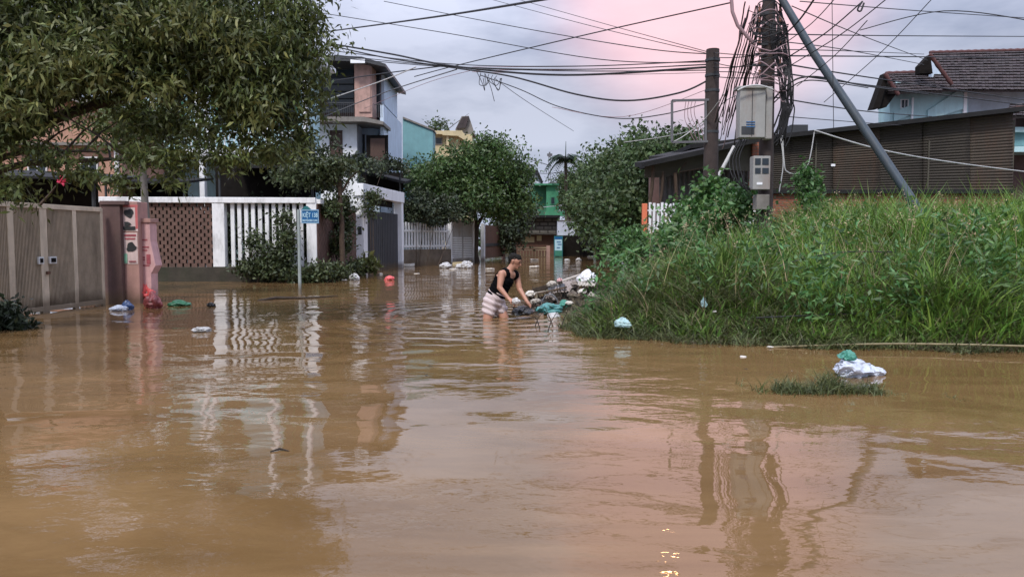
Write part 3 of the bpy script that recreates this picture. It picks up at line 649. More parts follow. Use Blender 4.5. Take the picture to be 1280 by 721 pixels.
window(g, 544, 172, 553, 181, Y, 'glass_dark', 'concrete', 1)
b = MB(); b.slab(558, 168, 561, 182, Y-.5, .3); b.build('column', 'beige_wall', g)
# small far house with gable roof left of the mast
Y = 85.0; g = empty('gable_house', (P(662, 250, Y).x, Y, 0), 'small far house with steep grey gable roof next to the mast', 'house')
b = MB(); b.prism([P(650, 216, Y), P(671, 213.5, Y), P(676, 226, Y), P(676, 300, Y), P(640, 300, Y), P(640, 226, Y)], (0, 8, 0)); b.build('wall', 'blue_white', g)
b = MB(); b.prism([P(638, 224, Y-.5), P(651, 213, Y-.5), P(672, 212, Y-.5), P(679, 227.5, Y-.5), P(676.5, 228, Y-.5), P(669, 215, Y-.5), P(660, 226, Y-.5)], (0, 9, 0)); b.build('roof', 'dark_roof', g)
window(g, 665.5, 219, 669.5, 228, Y, 'glass_dark', 'white_clean', 1)
# green house
Y = 72.0; g = empty('green_house', (P(680, 290, Y).x, Y, 0), 'bright green narrow house standing at the end of the street', 'house')
b = MB(); b.slab(664, 233, 683, 320, Y+1, 8); b.build('side_wall', 'green_dark', g)
b = MB(); b.prism([P(683, 233, Y), P(688, 230.5, Y), P(694, 231.5, Y), P(698, 236, Y), P(698, 320, Y), P(683, 320, Y)], (0, 7, 0)); b.build('front_wall', 'green_wall', g)
b = MB(); b.slab(668, 229.5, 699, 231.5, Y-.4, 8); b.slab(681, 264, 706, 270, Y-1, 1); b.build('parapet', 'green_wall', g)
window(g, 688, 246, 694, 256, Y, 'glass_dark', 'green_dark', 1)
# block shop with box sign
Y = 56.0; g = empty('block_shop', (P(690, 300, Y).x, Y, 0), 'low shop of grey concrete blocks with a dark open front at the street end', 'shop')
b = MB(); b.slab(643, 272, 696.5, 293, Y, 5); b.build('block_wall', 'block_grey', g)
b = MB(); b.slab(643, 293.3, 703, 330, Y+.6, 2.8); b.build('lower_wall', 'rust_brown', g)
b = MB(); b.slab(640, 269, 700, 272, Y-.7, 7); b.build('roof', 'dark_roof', g)
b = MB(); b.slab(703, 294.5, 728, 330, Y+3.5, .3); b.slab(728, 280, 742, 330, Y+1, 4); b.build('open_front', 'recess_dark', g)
b = MB(); b.slab(655, 296, 668, 303, Y+.55, .04); b.build('notice', 'beige_wall', g); b = MB(); b.slab(671, 294.5, 677, 301, Y+.55, .04); b.build('notice', 'beige_wall', g)
b = MB(); b.slab(696.8, 276, 725.5, 294.2, Y-.9, 2); sb = b.build('box_sign', 'box_white', g)
b = MB(); b.slab(696.8, 275, 726, 276, Y-.95, 2.1); b.slab(711, 276.5, 711.7, 293.8, Y-.93, .03); b.build('sign_trim', 'concrete', sb)
g = empty('shop_banner', (P(697, 318, Y-1).x, Y-1, 0), 'upright blue and white advertising banner with dark lettering beside the shop opening', 'banner')
b = MB(); b.slab(692.5, 295, 703.5, 322, Y-1, .15); b.build('frame', 'sign_teal', g)
b = MB(); b.slab(693.5, 299, 702.5, 315, Y-1.03, .03); pn = b.build('panel', 'sign_white', g)
b = MB(); b.slab(693.5, 296, 702.5, 299, Y-1.05, .03)
for y_, x0, x1 in ((302, 696, 701), (305, 697, 702), (309, 696, 700)): b.slab(x0, y_, x1, y_+1, Y-1.05, .02)
b.build('lettering', 'sign_blue', pn)
b = MB(); b.slab(693.5, 313, 702.5, 320, Y-1.05, .03); b.build('lower_band', 'bag_mint', pn)
g = empty('shop_railing', (P(670, 316, Y-2).x, Y-2, 0), 'pale railing with a pinkish post in front of the block shop', 'fence')
b = MB(); b.slab(647, 309, 686, 310.3, Y-2, .06); b.slab(647, 312, 686, 313, Y-2, .06)
for i in range(10): xx = 650+i*3.8; b.slab(xx, 313, xx+.6, 320.5, Y-1.98, .04)
b.build('rail', 'beige_wall', g); b = MB(); b.slab(683, 307, 687.5, 322, Y-2.05, .25); b.build('post', 'pinkish_pillar', g)
# mast
Y = 88; g = empty('antenna_mast', (P(687, 240, Y).x, Y, 0), 'thin lattice antenna mast rising above the green house', 'mast')
b = MB(); p = P(687, 194, Y)
for dx in (-.12, .12): b.bar((p.x+dx, Y, 0), (p.x+dx, Y, p.z), .05)
for i in range(40): z = i*p.z/40; b.bar((p.x-.12, Y, z), (p.x+.12, Y, z+p.z/40), .03)
b.build('lattice', 'frame_grey', g); b = MB(); b.slab(684, 192, 690.5, 195, Y, .3); b.slab(686, 190, 688, 197, Y-.1, .1); b.build('antenna_head', 'frame_grey', g)

# ------------------------------------------------------------------ right side: long corrugated shed
Y = 23.0
g = empty('corrugated_shed', (P(1080, 240, Y).x, Y, .6), 'long dark brown corrugated metal shed on a red brick base behind the weeds', 'shed')
tl, tr_ = P(872, 182, Y), P(1266, 136, Y); bl, br_ = P(872, 238, Y), P(1266, 237, Y)
for k in range(7):
    u0, u1 = k/7, min(1, (k+1.04)/7); off = Vector((0, -.022*(k % 2), random.uniform(-.012, .012)))
    b = MB(); b.corr(bl.lerp(br_, u0)+off, bl.lerp(br_, u1)+off, tl.lerp(tr_, u1)+off, tl.lerp(tr_, u0)+off, 26, .014, along='v'); b.build('wall_sheet', 'corrugated_dark' if k % 3 else 'corrugated_worn', g, smooth=True, solid=.006)
b = MB(); b.prism([tl+Vector((-.3, -.35, 0)), tr_+Vector((.25, -.35, .03)), tr_+Vector((.25, -.35, -.1)), tl+Vector((-.3, -.35, -.13))], (0, 9, .2)); b.build('roof_edge', 'shed_edge', g)
b = MB(); b.seg(bl, br_, .2, bl.z-.02, .22, off=.12); b.build('brick_base', 'brick_red', g)
b = MB(); b.box((br_.x-.0, Y+4.1, 2.6), (.12, 8, 4.4)); b.build('end_wall', 'corrugated_side', g)
b = MB(); b.seg(bl, br_, bl.z-.1, bl.z+.02, .1, off=-.08); b.build('sill_rail', 'shed_edge', g)
b = MB(); b.slab(1039, 205, 1044, 208, Y-.05, .02); b.build('patch', 'white_clean', g)
for xx in (1019, 1160):
    b = MB(); b.slab(xx, 176, xx+1.6, 237, Y-.07, .04); b.build('batten', 'corrugated_side', g)
b = MB(); b.slab(989, 156, 1010, 167, Y+.6, .8); b.build('roof_vent', 'dark_metal', g)
# lean-to at its left end
g = empty('lean_to', (P(860, 240, 21).x, 21, .4), 'open lean-to with sloping dark roof, netting and crooked posts left of the poles', 'shed')
a0, a1 = P(803, 203, 20.6), P(952, 171, 20.6)
b = MB(); b.prism([a0, a1, a1+Vector((0, 0, -.13)), a0+Vector((0, 0, -.13))], (0, 1.3, .13)); b.prism([P(846, 194, 21.95), P(952, 171.5, 21.95), P(952, 174.5, 21.95), P(846, 197, 21.95)], (0, 4.5, .45)); b.build('roof', 'shed_edge', g)
b = MB(); b.prism([P(806, 206, 21.2), P(952, 178, 21.2), P(952, 214, 21.2), P(866, 212, 21.2), P(830, 222, 21.2), P(806, 222, 21.2)], (0, .04, 0)); b.build('gable_sheet', 'corrugated_side', g)
b = MB(); b.slab(940, 176, 962, 260, 21.1, .3); b.build('brick_pier', 'brick_red', g)
b = MB(); b.corr(P(824, 258, 22), P(945, 256, 22), P(945, 205, 22), P(824, 214, 22), 20, .03); b.build('netting', 'netting', g, smooth=True)
for (xa, ya, xb, yb, r_) in ((817, 207, 811, 262, .05), (829, 215, 824, 262, .04), (844, 216, 845, 262, .05), (858, 203, 845, 216, .025), (845, 216, 884, 209, .02)):
    b = MB(); b.tube([P(xa, ya, 20.9), P((xa+xb)/2+1, (ya+yb)/2, 20.9), P(xb, yb, 20.9)], r_, 8); b.build('post', 'bark_brown', g, smooth=True)
b = MB(); b.tube([P(918, 183, 20.3), P(896, 224, 20.3)], .05, 8); b.build('brace', 'cable_pale', g, smooth=True)
# rear wall closing the lean-to
b = MB(); b.slab(812, 208, 950, 290, 24.0, .2); b.build('back_wall', 'dark_plaster', g)
# white picket fence among the weeds
Y = 19.5; g = empty('white_fence', (P(870, 270, Y).x, Y, .4), 'white picket fence with an orange end post half hidden by weeds', 'fence')
b = MB(); b.slab(803, 254.5, 809, 300, Y-.05, .12); b.build('post', 'orange_post', g, bevel=.008)
b = MB()
for i in range(27): xx = 811+i*5.0; b.slab(xx, 253+(i % 3)*.8, xx+3.1, 300, Y, .03)
b.build('picket_panel', 'white_clean', g)
b = MB(); b.slab(809, 262, 945, 264, Y+.04, .03); b.slab(809, 284, 945, 286, Y+.04, .03); b.build('rail', 'white_clean', g)
# tiled house behind
Y = 33.0; g = empty('tiled_house', (P(1190, 140, Y).x, Y, .5), 'house with dark red tiled roofs and aqua walls above the shed at right', 'house')
b = MB(); b.prism([P(1112, 190, Y), P(1112, 117, Y), P(1122, 102, Y), P(1210, 111, Y), P(1210, 190, Y)], (0, 1, 0)); b.build('wall', 'aqua_wall', g)
b = MB(); b.prism([P(1168, 190, Y+.6), P(1164, 75, Y+.6), P(1187, 108, Y+.6), P(1300, 112, Y+.6), P(1300, 190, Y+.6)], (0, 1, 0)); b.build('gable_wall', 'blue_white', g)
def tiles(p00, p10, p11, p01, nu, nv, parent, name='roof'):
    b = MB(); p00, p10, p11, p01 = map(Vector, (p00, p10, p11, p01)); nn = (p10-p00).cross(p01-p00).normalized()
    if nn.z < 0: nn = -nn
    def S(u, v): return (p00*(1-u)+p10*u)*(1-v)+(p01*(1-u)+p11*u)*v
    for j in range(nv):
        for i in range(nu):
            u0, u1, v0, v1 = i/nu, (i+.93)/nu, j/nv, min(1, (j+1.12)/nv); l0 = .07+random.uniform(-.01, .02)
            q = [S(u0, v0)+nn*l0, S(u1, v0)+nn*l0, S(u1, v1)+nn*.02, S(u0, v1)+nn*.02]; b.prism(q, -nn*.03)
    b.prism([S(0, 0), S(1, 0), S(1, 1), S(0, 1)], -nn*.06); b.build(name, 'tile_roof', parent)
tiles(P(1170, 113, Y-.8), P(1320, 114, Y-.8), P(1320, 63, Y+3), P(1163, 67, Y+3), 34, 14, g)
tiles(P(1110, 116, Y-1.0), P(1178, 114.5, Y-1.0), P(1162, 91, Y+1.5), P(1107, 93, Y+1.5), 16, 8, g)
b = MB(); b.prism([P(1107, 91, Y-1.2), P(1111, 94, Y-1.2), P(1100, 135, Y-1.2), P(1091, 136, Y-1.2)], (0, .5, 0)); b.prism([P(1112, 96, Y-.9), P(1120, 118, Y-.9), P(1108, 134, Y-.9), P(1101, 136, Y-.9)], (0, .3, 0)); b.build('side_eave', 'recess_dark', g)
for a_, c_ in ((P(1106, 92, Y-1.3), P(1123, 119, Y-1.3)), (P(1162, 68, Y-.9), P(1190, 106, Y-.9)), (P(1107, 92, Y+1.5), P(1162, 90, Y+1.5)), (P(1162, 66, Y+3), P(1320, 62, Y+3))):
    b = MB(); n_ = max(4, int((c_-a_).length/.32)); b.tube([a_.lerp(c_, i/(2*n_)) for i in range(2*n_+1)], [.075+.025*(i % 2) for i in range(2*n_+1)], 8); b.build('ridge_tiles', 'tile_red', g, smooth=True)
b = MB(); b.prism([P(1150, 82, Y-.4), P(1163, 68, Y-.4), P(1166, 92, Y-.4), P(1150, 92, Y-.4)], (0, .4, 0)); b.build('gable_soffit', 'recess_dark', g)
b = MB(); b.prism([P(1118, 140, Y-.1), P(1140, 131, Y-.1), P(1140, 143, Y-.1), P(1118, 152, Y-.1)], (0, .05, 0)); b.prism([P(1160, 138, Y-.1), P(1206, 108, Y-.1), P(1206, 136, Y-.1), P(1160, 150, Y-.1)], (0, .1, 0)); b.build('stair_wall', 'aqua_wall', g)
b = MB(); b.slab(1140, 122, 1142, 150, Y-.15, .1); b.slab(1205, 106, 1209, 150, Y-.15, .1); b.build('post', 'white_clean', g)
window(g, 1126, 124, 1136, 136, Y, 'glass_dark', 'white_clean', 2)
# house sliver at the right edge
Y = 26.0; g = empty('balcony_house', (P(1290, 200, Y).x, Y, .5), 'corner of a house with aqua balcony bands at the right edge beyond the shed', 'house')
b = MB(); b.slab(1268, 132, 1420, 250, Y+1, 6); b.build('wall', 'dark_plaster', g)
b = MB(); b.slab(1262, 159, 1420, 165, Y, 1); b.slab(1262, 183, 1420, 190, Y, 1); b.build('balcony_band', 'aqua_wall', g)
b = MB(); b.slab(1262, 165.5, 1420, 182.5, Y+.2, .8); b.build('balcony_front', 'teal_wall', g)
tiles(P(1262, 146, Y-.3), P(1420, 146, Y-.3), P(1420, 130, Y+2), P(1262, 130, Y+2), 20, 6, g)

# ------------------------------------------------------------------ poles
def groundz(x, y): return float(bank_z(np.array([x]), np.array([y]))[0])
Y1 = 18.0; p1 = P(888, 230, Y1); p1t = P(891, 62, Y1)
g = empty('utility_pole', (p1.x, Y1, groundz(p1.x, Y1)), 'short weathered concrete pole on the left carrying the street cables', 'utility pole')
b = MB(); z0 = groundz(p1.x, Y1)-.3; n_ = 14; vs = []
b.tube([(p1.x, Y1, z0), (p1t.x, Y1, p1t.z)], [.19, .15], 12); b.build('shaft', 'pole_dark', g, smooth=True)
for zz in (.25, .6, .95, 1.9):
    b = MB(); b.tube([(p1t.x-.0, Y1, p1t.z-zz-.03), (p1t.x, Y1, p1t.z-zz+.03)], .17, 12); b.build('clamp', 'dark_metal', g)
b = MB()
for (xa, ya, xb, yb) in ((840, 126, 886, 125), (840, 126, 840, 178), (840, 178, 886, 177), (882, 125, 882, 177)): b.bar(P(xa, ya, Y1-.1), P(xb, yb, Y1-.1), .05)
tag(b.build('cable_frame', 'frame_grey', g), 'square angle iron frame sticking out sideways')
Y2 = 14.5; p2 = P(957, 240, Y2); p2t = P(962, -30, Y2)
g = empty('utility_pole', (p2.x, Y2, groundz(p2.x, Y2)), 'tall dark pole wrapped in cables with two meter boxes in the weeds', 'utility pole')
b = MB(); b.tube([(p2.x, Y2, groundz(p2.x, Y2)-.3), (p2t.x, Y2, p2t.z)], [.15, .115], 12); b.build('shaft', 'pole_dark', g, smooth=True)
bx = MB(); bx.slab(925, 110, 957, 172, Y2-.38, .26); mb = bx.build('meter_box', 'box_grey', g, bevel=.012)
bx = MB(); bx.slab(923, 107.5, 959.5, 110, Y2-.42, .34); bx.build('lid', 'box_grey', mb, bevel=.005)
bx = MB(); bx.slab(927, 158, 943, 168, Y2-.39, .01); bx.slab(940, 113, 940.7, 170, Y2-.39, .01); bx.build('slot', 'dark_metal', mb)
bx = MB()
for i in range(3): bx.slab(933, 152+i*3, 944, 153+i*3, Y2-.393, .01)
bx.build('label_plate', 'sign_blue', mb)
bx = MB(); bx.slab(957.5, 108, 966, 174, Y2-.3, .2); bx.build('side_conduit', 'box_grey', g, bevel=.02)
bx = MB(); bx.slab(941.5, 195, 963, 237, Y2-.36, .22); mb = bx.build('lower_box', 'box_grey', g, bevel=.01)
bx = MB()
for (xa, ya, xb, yb) in ((944, 198, 951, 206), (944, 210, 951, 217), (953, 198, 961, 206), (953, 210, 961, 217)): bx.slab(xa, ya, xb, yb, Y2-.37, .01)
bx.build('meter_window', 'glass_dark', mb)
bx = MB(); bx.slab(946, 228, 953, 231, Y2-.37, .01); bx.build('white_label', 'white_clean', mb)
bx = MB(); bx.slab(946, 243, 962, 262, Y2-.3, .25); bx.build('base_box', 'concrete', g, bevel=.01)
for k in range(7):
    b = MB(); q = P(960, 18+k*13, Y2); b.bar((q.x-.22-.05*(k % 3), Y2-.1, q.z), (q.x+.2+.04*(k % 2), Y2-.1, q.z), .03, .05); br = b.build('bracket', 'dark_metal', g)
    for dx in (-.2, .18):
        b = MB(); b.tube([(q.x+dx, Y2-.13, q.z+.01), (q.x+dx, Y2-.13, q.z+.04), (q.x+dx, Y2-.13, q.z+.05), (q.x+dx, Y2-.13, q.z+.09)], [.02, .03, .018, .03], 8); b.build('insulator', 'insulator', br, smooth=True)
g = thing1(MB().tube([P(966, -20, 14.3), P(1018, 68, 14.0), P(1141, 252, 13.2), P(1150, 268, 13.1)], [.065, .072, .08, .08], 14), 'strut_pole', 'steel_blue', 'slanting blue grey steel strut pole leaning against the cable pole', 'pole', smooth=True)
thing1(MB().tube([P(914, -4, Y2), P(915.5, 15, Y2), P(922, 32, Y2), P(934, 46, Y2), P(944, 56, Y2)], .035, 8), 'lamp_arm', 'cable_mauve', 'curved mauve conduit arm bending into the tall cable pole', 'conduit', smooth=True)

lm = bpy.data.materials.new('lamp_glow'); lm.use_nodes = True; lb = lm.node_tree.nodes['Principled BSDF']; lb.inputs['Base Color'].default_value = (.9, .6, .4, 1); lb.inputs['Emission Color'].default_value = (1, .5, .22, 1); lb.inputs['Emission Strength'].default_value = 45; MATS['lamp_glow'] = lm
q = P(850, -9, 20); g = empty('street_lamp', (q.x, 20, q.z), 'lit orange street lamp on a long arm just above the top of the view', 'street lamp')
b = MB(); b.tube([P(914, -4, Y2), P(906, -16, 15.3), P(885, -20, 17.2), q+Vector((.2, 0, .08))], .035, 8); b.build('arm', 'cable_mauve', g, smooth=True)
b = MB(); b.box(q+Vector((0, 0, .08)), (.55, .26, .12)); b.build('housing', 'box_grey', g, bevel=.03)
b = MB(); b.box(q+Vector((0, 0, -.005)), (.42, .2, .05)); b.build('lamp_glass', 'lamp_glow', g, bevel=.02)

# ------------------------------------------------------------------ cables
def cable(pts, rpx=.9, m='cable_black', label=None, group=None, name='cable', wig=0):
    """pts: (px,py,Y) list, smoothed through"""
    q = [P(*p) for p in pts]; out = []
    for i in range(len(q)-1):
        p0 = q[max(i-1, 0)]; p3 = q[min(i+2, len(q)-1)]; a, b_ = q[i], q[i+1]
        for k in range(8):
            t = k/8; v = .5*((2*a)+(-p0+b_)*t+(2*p0-5*a+4*b_-p3)*t*t+(-p0+3*a-3*b_+p3)*t**3)
            if wig: v = v + Vector((noise.noise(v*3), noise.noise(v*3+Vector((3,0,0))), noise.noise(v*3+Vector((0,5,0)))))*wig
            out.append(v)
    out.append(q[-1]); ym = sum(p[2] for p in pts)/len(pts); r_ = rpx*ym/F/2
    return thing1(MB().tube(out, r_, 6), name, m, label, 'cable', group, smooth=True)
gs = 'cables strung across the street'
cable([(392, 42, 24), (540, 22, 15), (690, -2, 10)], 2.0, label='thick black cable crossing the sky at upper left, rising to the top edge')
cable([(392, 15, 28), (560, 42, 25), (746, 74, 21), (888, 78, 18)], 1.0, label='thin cable running down from the big tree to the short pole, starting highest at left')
cable([(480, 2, 30), (640, 33, 25), (800, 60, 20), (889, 68, 18)], 1.0, label='thin cable from the top edge above the round tree down to the short pole')
cable([(608, -2, 32), (740, 33, 25), (888, 68, 18)], .8, group=gs, label='fine cable coming down steeply from the top middle of the sky to the short pole')
cable([(642, -2, 32), (770, 34, 25), (888, 66, 18)], .8, group=gs, label='fine cable coming down steeply from the top middle of the sky to the short pole')
cable([(408, 54, 26), (490, 68, 24), (567, 83, 22), (705, 94, 20), (888, 84, 18)], 2.3, label='thickest twisted cable bundle sagging from the big tree to the short pole')
cable([(408, 56, 26), (480, 72, 24), (567, 85, 22), (640, 96, 20), (720, 118, 19), (784, 126, 18.4), (850, 116, 18), (888, 99, 18)], 1.9, label='black cable with the deep sag below the thick bundle, ending mid pole')
cable([(600, 94, 22), (650, 112, 21), (700, 134, 20), (770, 148, 19), (830, 143, 18.3), (888, 128, 18)], 1.2, label='lowest of the long sagging street cables, ending by the square iron frame')
cable([(690, 134, 20), (780, 146, 19), (884, 112, 18)], .7, m='cable_mauve', label='faint mauve wire sagging just above the lowest street cable')
for k, (yl, yr) in enumerate(((63, 76), (69, 81), (73, 88))):
    cable([(410+8*k, yl, 26), (560, yl+17-3*k, 23), (720, yl+20-2*k, 20), (888, yr, 18)], 1.1, group='near level cables above the bundle', label='nearly level black cable running side by side with others above the thick bundle')
for k, (yl, yr) in enumerate(((84, 76), (88, 80), (90, 91))):
    cable([(590, yl, 23), (740, (yl+yr)/2+3, 20), (888, yr, 18)], .7, m='cable_mauve', group='faint level wires beside the short pole', label='faint mauve wire joining the thick bundle to the head of the short pole')
cable([(518, 96, 24), (575, 81, 22), (740, 42, 18), (912, 4, Y2)], 1.3, label='cable rising steadily from the bundle to the top of the tall cable pole')
cable([(405, 126, 30), (470, 104, 26), (520, 84, 24)], 1.3, m='cable_pale', label='pale cable climbing from the balcony of the blue house to the bundle, upper one')
cable([(405, 146, 30), (480, 116, 26), (571, 87, 22)], 1.2, m='frame_grey', label='grey cable climbing from the balcony of the blue house to the bundle, lower one')
cable([(398, 104, 30), (480, 92, 26), (560, 82, 23)], 1.3, label='black cable passing level in front of the dark upper balcony')
cable([(455, 136, 34), (530, 105, 26), (590, 88, 22)], .6, m='cable_mauve', label='very fine wire slanting above the teal wall')
cable([(618, 98, 22), (660, 128, 26), (717, 164, 34)], .6, label='fine wire slanting down from the cable knot towards the palm')
cable([(622, 188, 45), (655, 197, 50), (690, 208, 60)], 1.1, label='wire leaving the top of the round tree towards the mast')
cable([(655, 213, 60), (680, 217, 60), (712, 214, 60), (760, 205, 50)], .8, label='distant wire level behind the antenna mast')
cable([(672, 260, 60), (720, 254, 50), (760, 244, 42)], .8, m='cable_pale', label='pale wire sagging in front of the green house')
cable([(780, 178, 26), (830, 171, 24), (872, 160, 20), (905, 128, Y1), (925, 118, Y2)], .9, m='cable_pale', label='pale wire climbing from the right tree crowns past the short pole')
# knot hanging below the bundle
for k in range(6):
    x0 = 596+k*5; cable([(x0, 90+k, 21.8), (x0+random.uniform(-4, 8), 100+random.uniform(-3, 6), 21.8), (x0+random.uniform(-3, 10), 106+random.uniform(0, 8), 21.8), (x0+random.uniform(4, 16), 98, 21.8)], .8, group='loose cable ends knotted in mid street', label='loose end in the small knot of wires dangling mid street', name='wire_loop')
cable([(606, 92, 21.8), (613, 108, 21.8), (618, 127, 21.8)], .8, label='longest loose wire hanging straight down from the mid street knot', name='wire_loop')
# short pole to tall pole
for k in range(6):
    ya = 66+k*6; cable([(890, ya, Y1), (920, ya+2+random.uniform(-2, 5), 16.3), (960, ya-4+random.uniform(-8, 10), Y2)], 1.2, group='cables linking the two poles', label='short black cable linking the short pole with the tall cable pole')
# steep drops between the poles
for k in range(22):
    xa = 930+k*1.6+random.uniform(-1, 1); xb = 893+k*1.8+random.uniform(-4, 6); yb = 165+random.uniform(-25, 22)
    cable([(xa, random.uniform(2, 24), Y2), ((xa+xb)/2+random.uniform(-5, 5), 85, 15.2), (xb, yb, 16.5)], random.choice((.9, 1.2, 1.6)), m=random.choice(('cable_black', 'cable_black', 'cable_mauve')), group='steep drop cables left of the tall pole', label='steep drop cable slanting down left from the head of the tall pole', wig=.03)
for k in range(20):
    x0 = 966+random.uniform(-5, 10); cable([(x0, random.uniform(5, 30), Y2-.1), (x0+random.uniform(2, 14), 60, Y2-.15), (x0+random.uniform(8, 20), 110, Y2-.15), (x0+random.uniform(4, 18), 145, Y2-.1), (x0+random.uniform(-6, 8), random.uniform(165, 185), Y2)], random.choice((1.1, 1.5, 2)), group='cables hanging right of the tall pole', label='black cable dangling down the right side of the tall pole', wig=.05)
for k in range(28):
    y0 = 6+k*3.9; x0 = 930+random.uniform(-6, 10); cable([(x0+10, y0+random.uniform(0, 14), Y2-.25), (948, y0+random.uniform(-6, 12), Y2-.3), (966, y0+random.uniform(-6, 10), Y2-.28), (982+random.uniform(-4, 4), y0+random.uniform(-4, 18), Y2-.2)], random.choice((1.0, 1.5)), m=random.choice(('cable_black', 'cable_mauve', 'cable_black')), group='loops wound round the tall pole', label='loop of black cable wound round the tall pole above the meter box', name='wire_loop', wig=.07)
cable([(922, 113, Y2-.5), (934, 108, Y2-.5), (950, 107, Y2-.48), (966, 112, Y2-.4)], 2.0, m='cable_pale', label='pale cable looped over the top of the meter box')
for k in range(4):
    cable([(925+3*k, 174, Y2-.3), (912+4*k, 200, Y2-.25), (918+5*k, 225+4*k, Y2-.3), (938, 236+k, Y2-.2)], 1.3, group='cables below the meter box', label='thin cable curling down between the meter box and the lower box')
# right side spans
RT = [((970, 43, Y2), (1120, 45, 20), (1300, 46, 26), 1.2), ((968, 70, Y2), (1120, 71, 20), (1300, 73, 26), 1.4), ((966, 62, Y2), (1060, 64, 18), (1155, 68, 28), .9), ((975, 52, Y2), (1060, 63, 18), (1155, 81, 28), 1.0),
      ((968, 78, Y2), (1080, 96, 19), (1300, 128, 26), 1.6), ((968, 90, Y2), (1080, 106, 19), (1300, 134, 26), 1.5), ((970, 122, Y2), (1080, 139, 19), (1165, 146, 28), 1.3), ((972, 145, Y2), (1060, 152, 18), (1140, 158, 24), .9), ((990, 8, Y2), (1070, 42, 18), (1160, 76, 28), 1.0)]
lab = ['topmost level cable right of the tall pole', 'second level cable right of the tall pole, ending above the tiled roof', 'fine level cable running to the left corner of the tiled roof', 'cable dipping gently to the left eave of the tiled house',
       'upper of the two stout cables sloping down across the tiled roof', 'lower of the two stout cables sloping down across the aqua wall', 'cable dipping behind the strut towards the aqua wall', 'lowest fine cable just above the shed roof right of the tall pole', 'cable descending from the strut head to the gable of the tiled house']
for (a, m_, c, r_), lb in zip(RT, lab): cable([a, m_, c], r_, label=lb)
for k, (a, c) in enumerate((((966, 56), (1020, -4)), ((976, 58), (1046, -4)), ((985, 84), (1112, -4)), ((996, 108), (1084, 26)), ((978, 76), (1076, 4)), ((1030, 128), (1166, -2)))):
    cable([(a[0], a[1], Y2), ((a[0]+c[0])/2+3, (a[1]+c[1])/2+3, 13), (c[0], c[1], 11.5)], (2.2, 1.2, 1.3, 1.1, 1.6, 1.0)[k], group='cables climbing to the top right', label='black cable climbing steeply towards the top edge right of the tall pole')
cable([(1075, 38, 12), (1180, 14, 11), (1300, 28, 10)], 1.2, label='cable along the very top right corner of the sky')
cable([(1000, 2, Y2), (1150, 14, 18), (1300, 24, 22)], 1.0, label='fine cable just below the top edge at right')
cable([(1040, -4, Y2-1), (1041, 80, Y2-1), (1042, 160, Y2-1)], .8, label='thin plumb wire hanging straight down right of the strut head')
cable([(964, 128, Y2), (982, 108, Y2-.3), (1003, 97, Y2-.4), (1035, 98, Y2-.2), (1085, 108, 17), (1160, 118, 22)], 2.1, label='stout black cable arching up from the tall pole like a hump, upper one')
cable([(966, 130, Y2), (988, 110, Y2-.3), (1008, 101, Y2-.4), (1040, 103, Y2-.2), (1085, 110, 17)], 1.5, label='second humped cable just under the stout arching one')
cable([(1080, 4, 10), (1076, 14, 10), (1072, 12, 10), (1078, 2, 10)], 2.2, label='small black cable coil at the top edge right of the strut', name='wire_loop')
cable([(1018, 163, Y2+1), (1100, 187, 16), (1190, 203, 18), (1300, 217, 20)], 1.5, m='cable_pale', label='long pale cable sloping in front of the dark shed wall')
cable([(978, 170, 17), (980, 200, 17), (983, 214, 17), (997, 217, 17), (1010, 206, 17), (1018, 165, 17)], 1.4, m='cable_pale', label='pale cable loop drooping like a U before the shed', name='wire_loop')
cable([(976, 172, 17), (979, 205, 17), (974, 240, 17)], 1.3, m='cable_pale', label='pale wire hanging straight down left of the drooping loop')
cable([(840, 178, Y1-.1), (855, 170, Y1-.1), (880, 150, Y1-.1), (905, 118, 17)], 1.2, m='cable_pale', label='pale cable passing diagonally through the square iron frame')
for k in range(4):
    cable([(858+4*k, 127, Y1-.1), (856+4*k, 145, Y1-.1), (862+5*k, 165, Y1-.1), (868+4*k, 176, Y1-.1)], .8, m='cable_mauve', group='thin wires dangling in the iron frame', label='thin mauve wire dangling inside the square iron frame', wig=.04)

# ------------------------------------------------------------------ trees
# big tree at the left, trunk beside the gate
Yb = 9.6
g = empty('shade_tree', (-6.72, Yb, -.6), 'big shade tree with narrow drooping leaves filling the upper left of the view', 'tree')
cl = [C(20, 30, 9.5, 1.0, .75), C(10, 110, 9.3, .75, .55), C(110, 20, 9.8, 1.0, .7), C(115, 85, 9.4, .65, .35), C(200, 25, 10, 1.0, .65), C(205, 90, 9.8, .65, .42), C(285, 30, 10, .95, .65),
      C(290, 100, 9.9, .7, .5), C(330, 60, 10.2, .75, .65), C(360, 90, 10.2, .55, .6), C(352, 148, 10.1, .4, .38), C(312, 160, 10, .35, .35), C(388, 55, 10.3, .3, .45), C(370, 15, 10.3, .4, .5), C(395, 112, 10.3, .22, .35),
      C(-60, 60, 9.4, 1.2, 1.3), C(-50, 170, 9.4, .6, .7), C(160, 60, 9.6, .7, .5), C(250, 60, 9.7, .7, .6), C(70, 70, 9.4, .8, .55), C(300, -40, 10.2, 1.2, .7), C(150, -40, 10, 1.4, .7), C(20, -50, 9.6, 1.3, .7)]
foliage('crown', cl, 72000, .1, .031, 'leaf_big', g, droop=.9, twig=.1, per=20, hollow=.3)
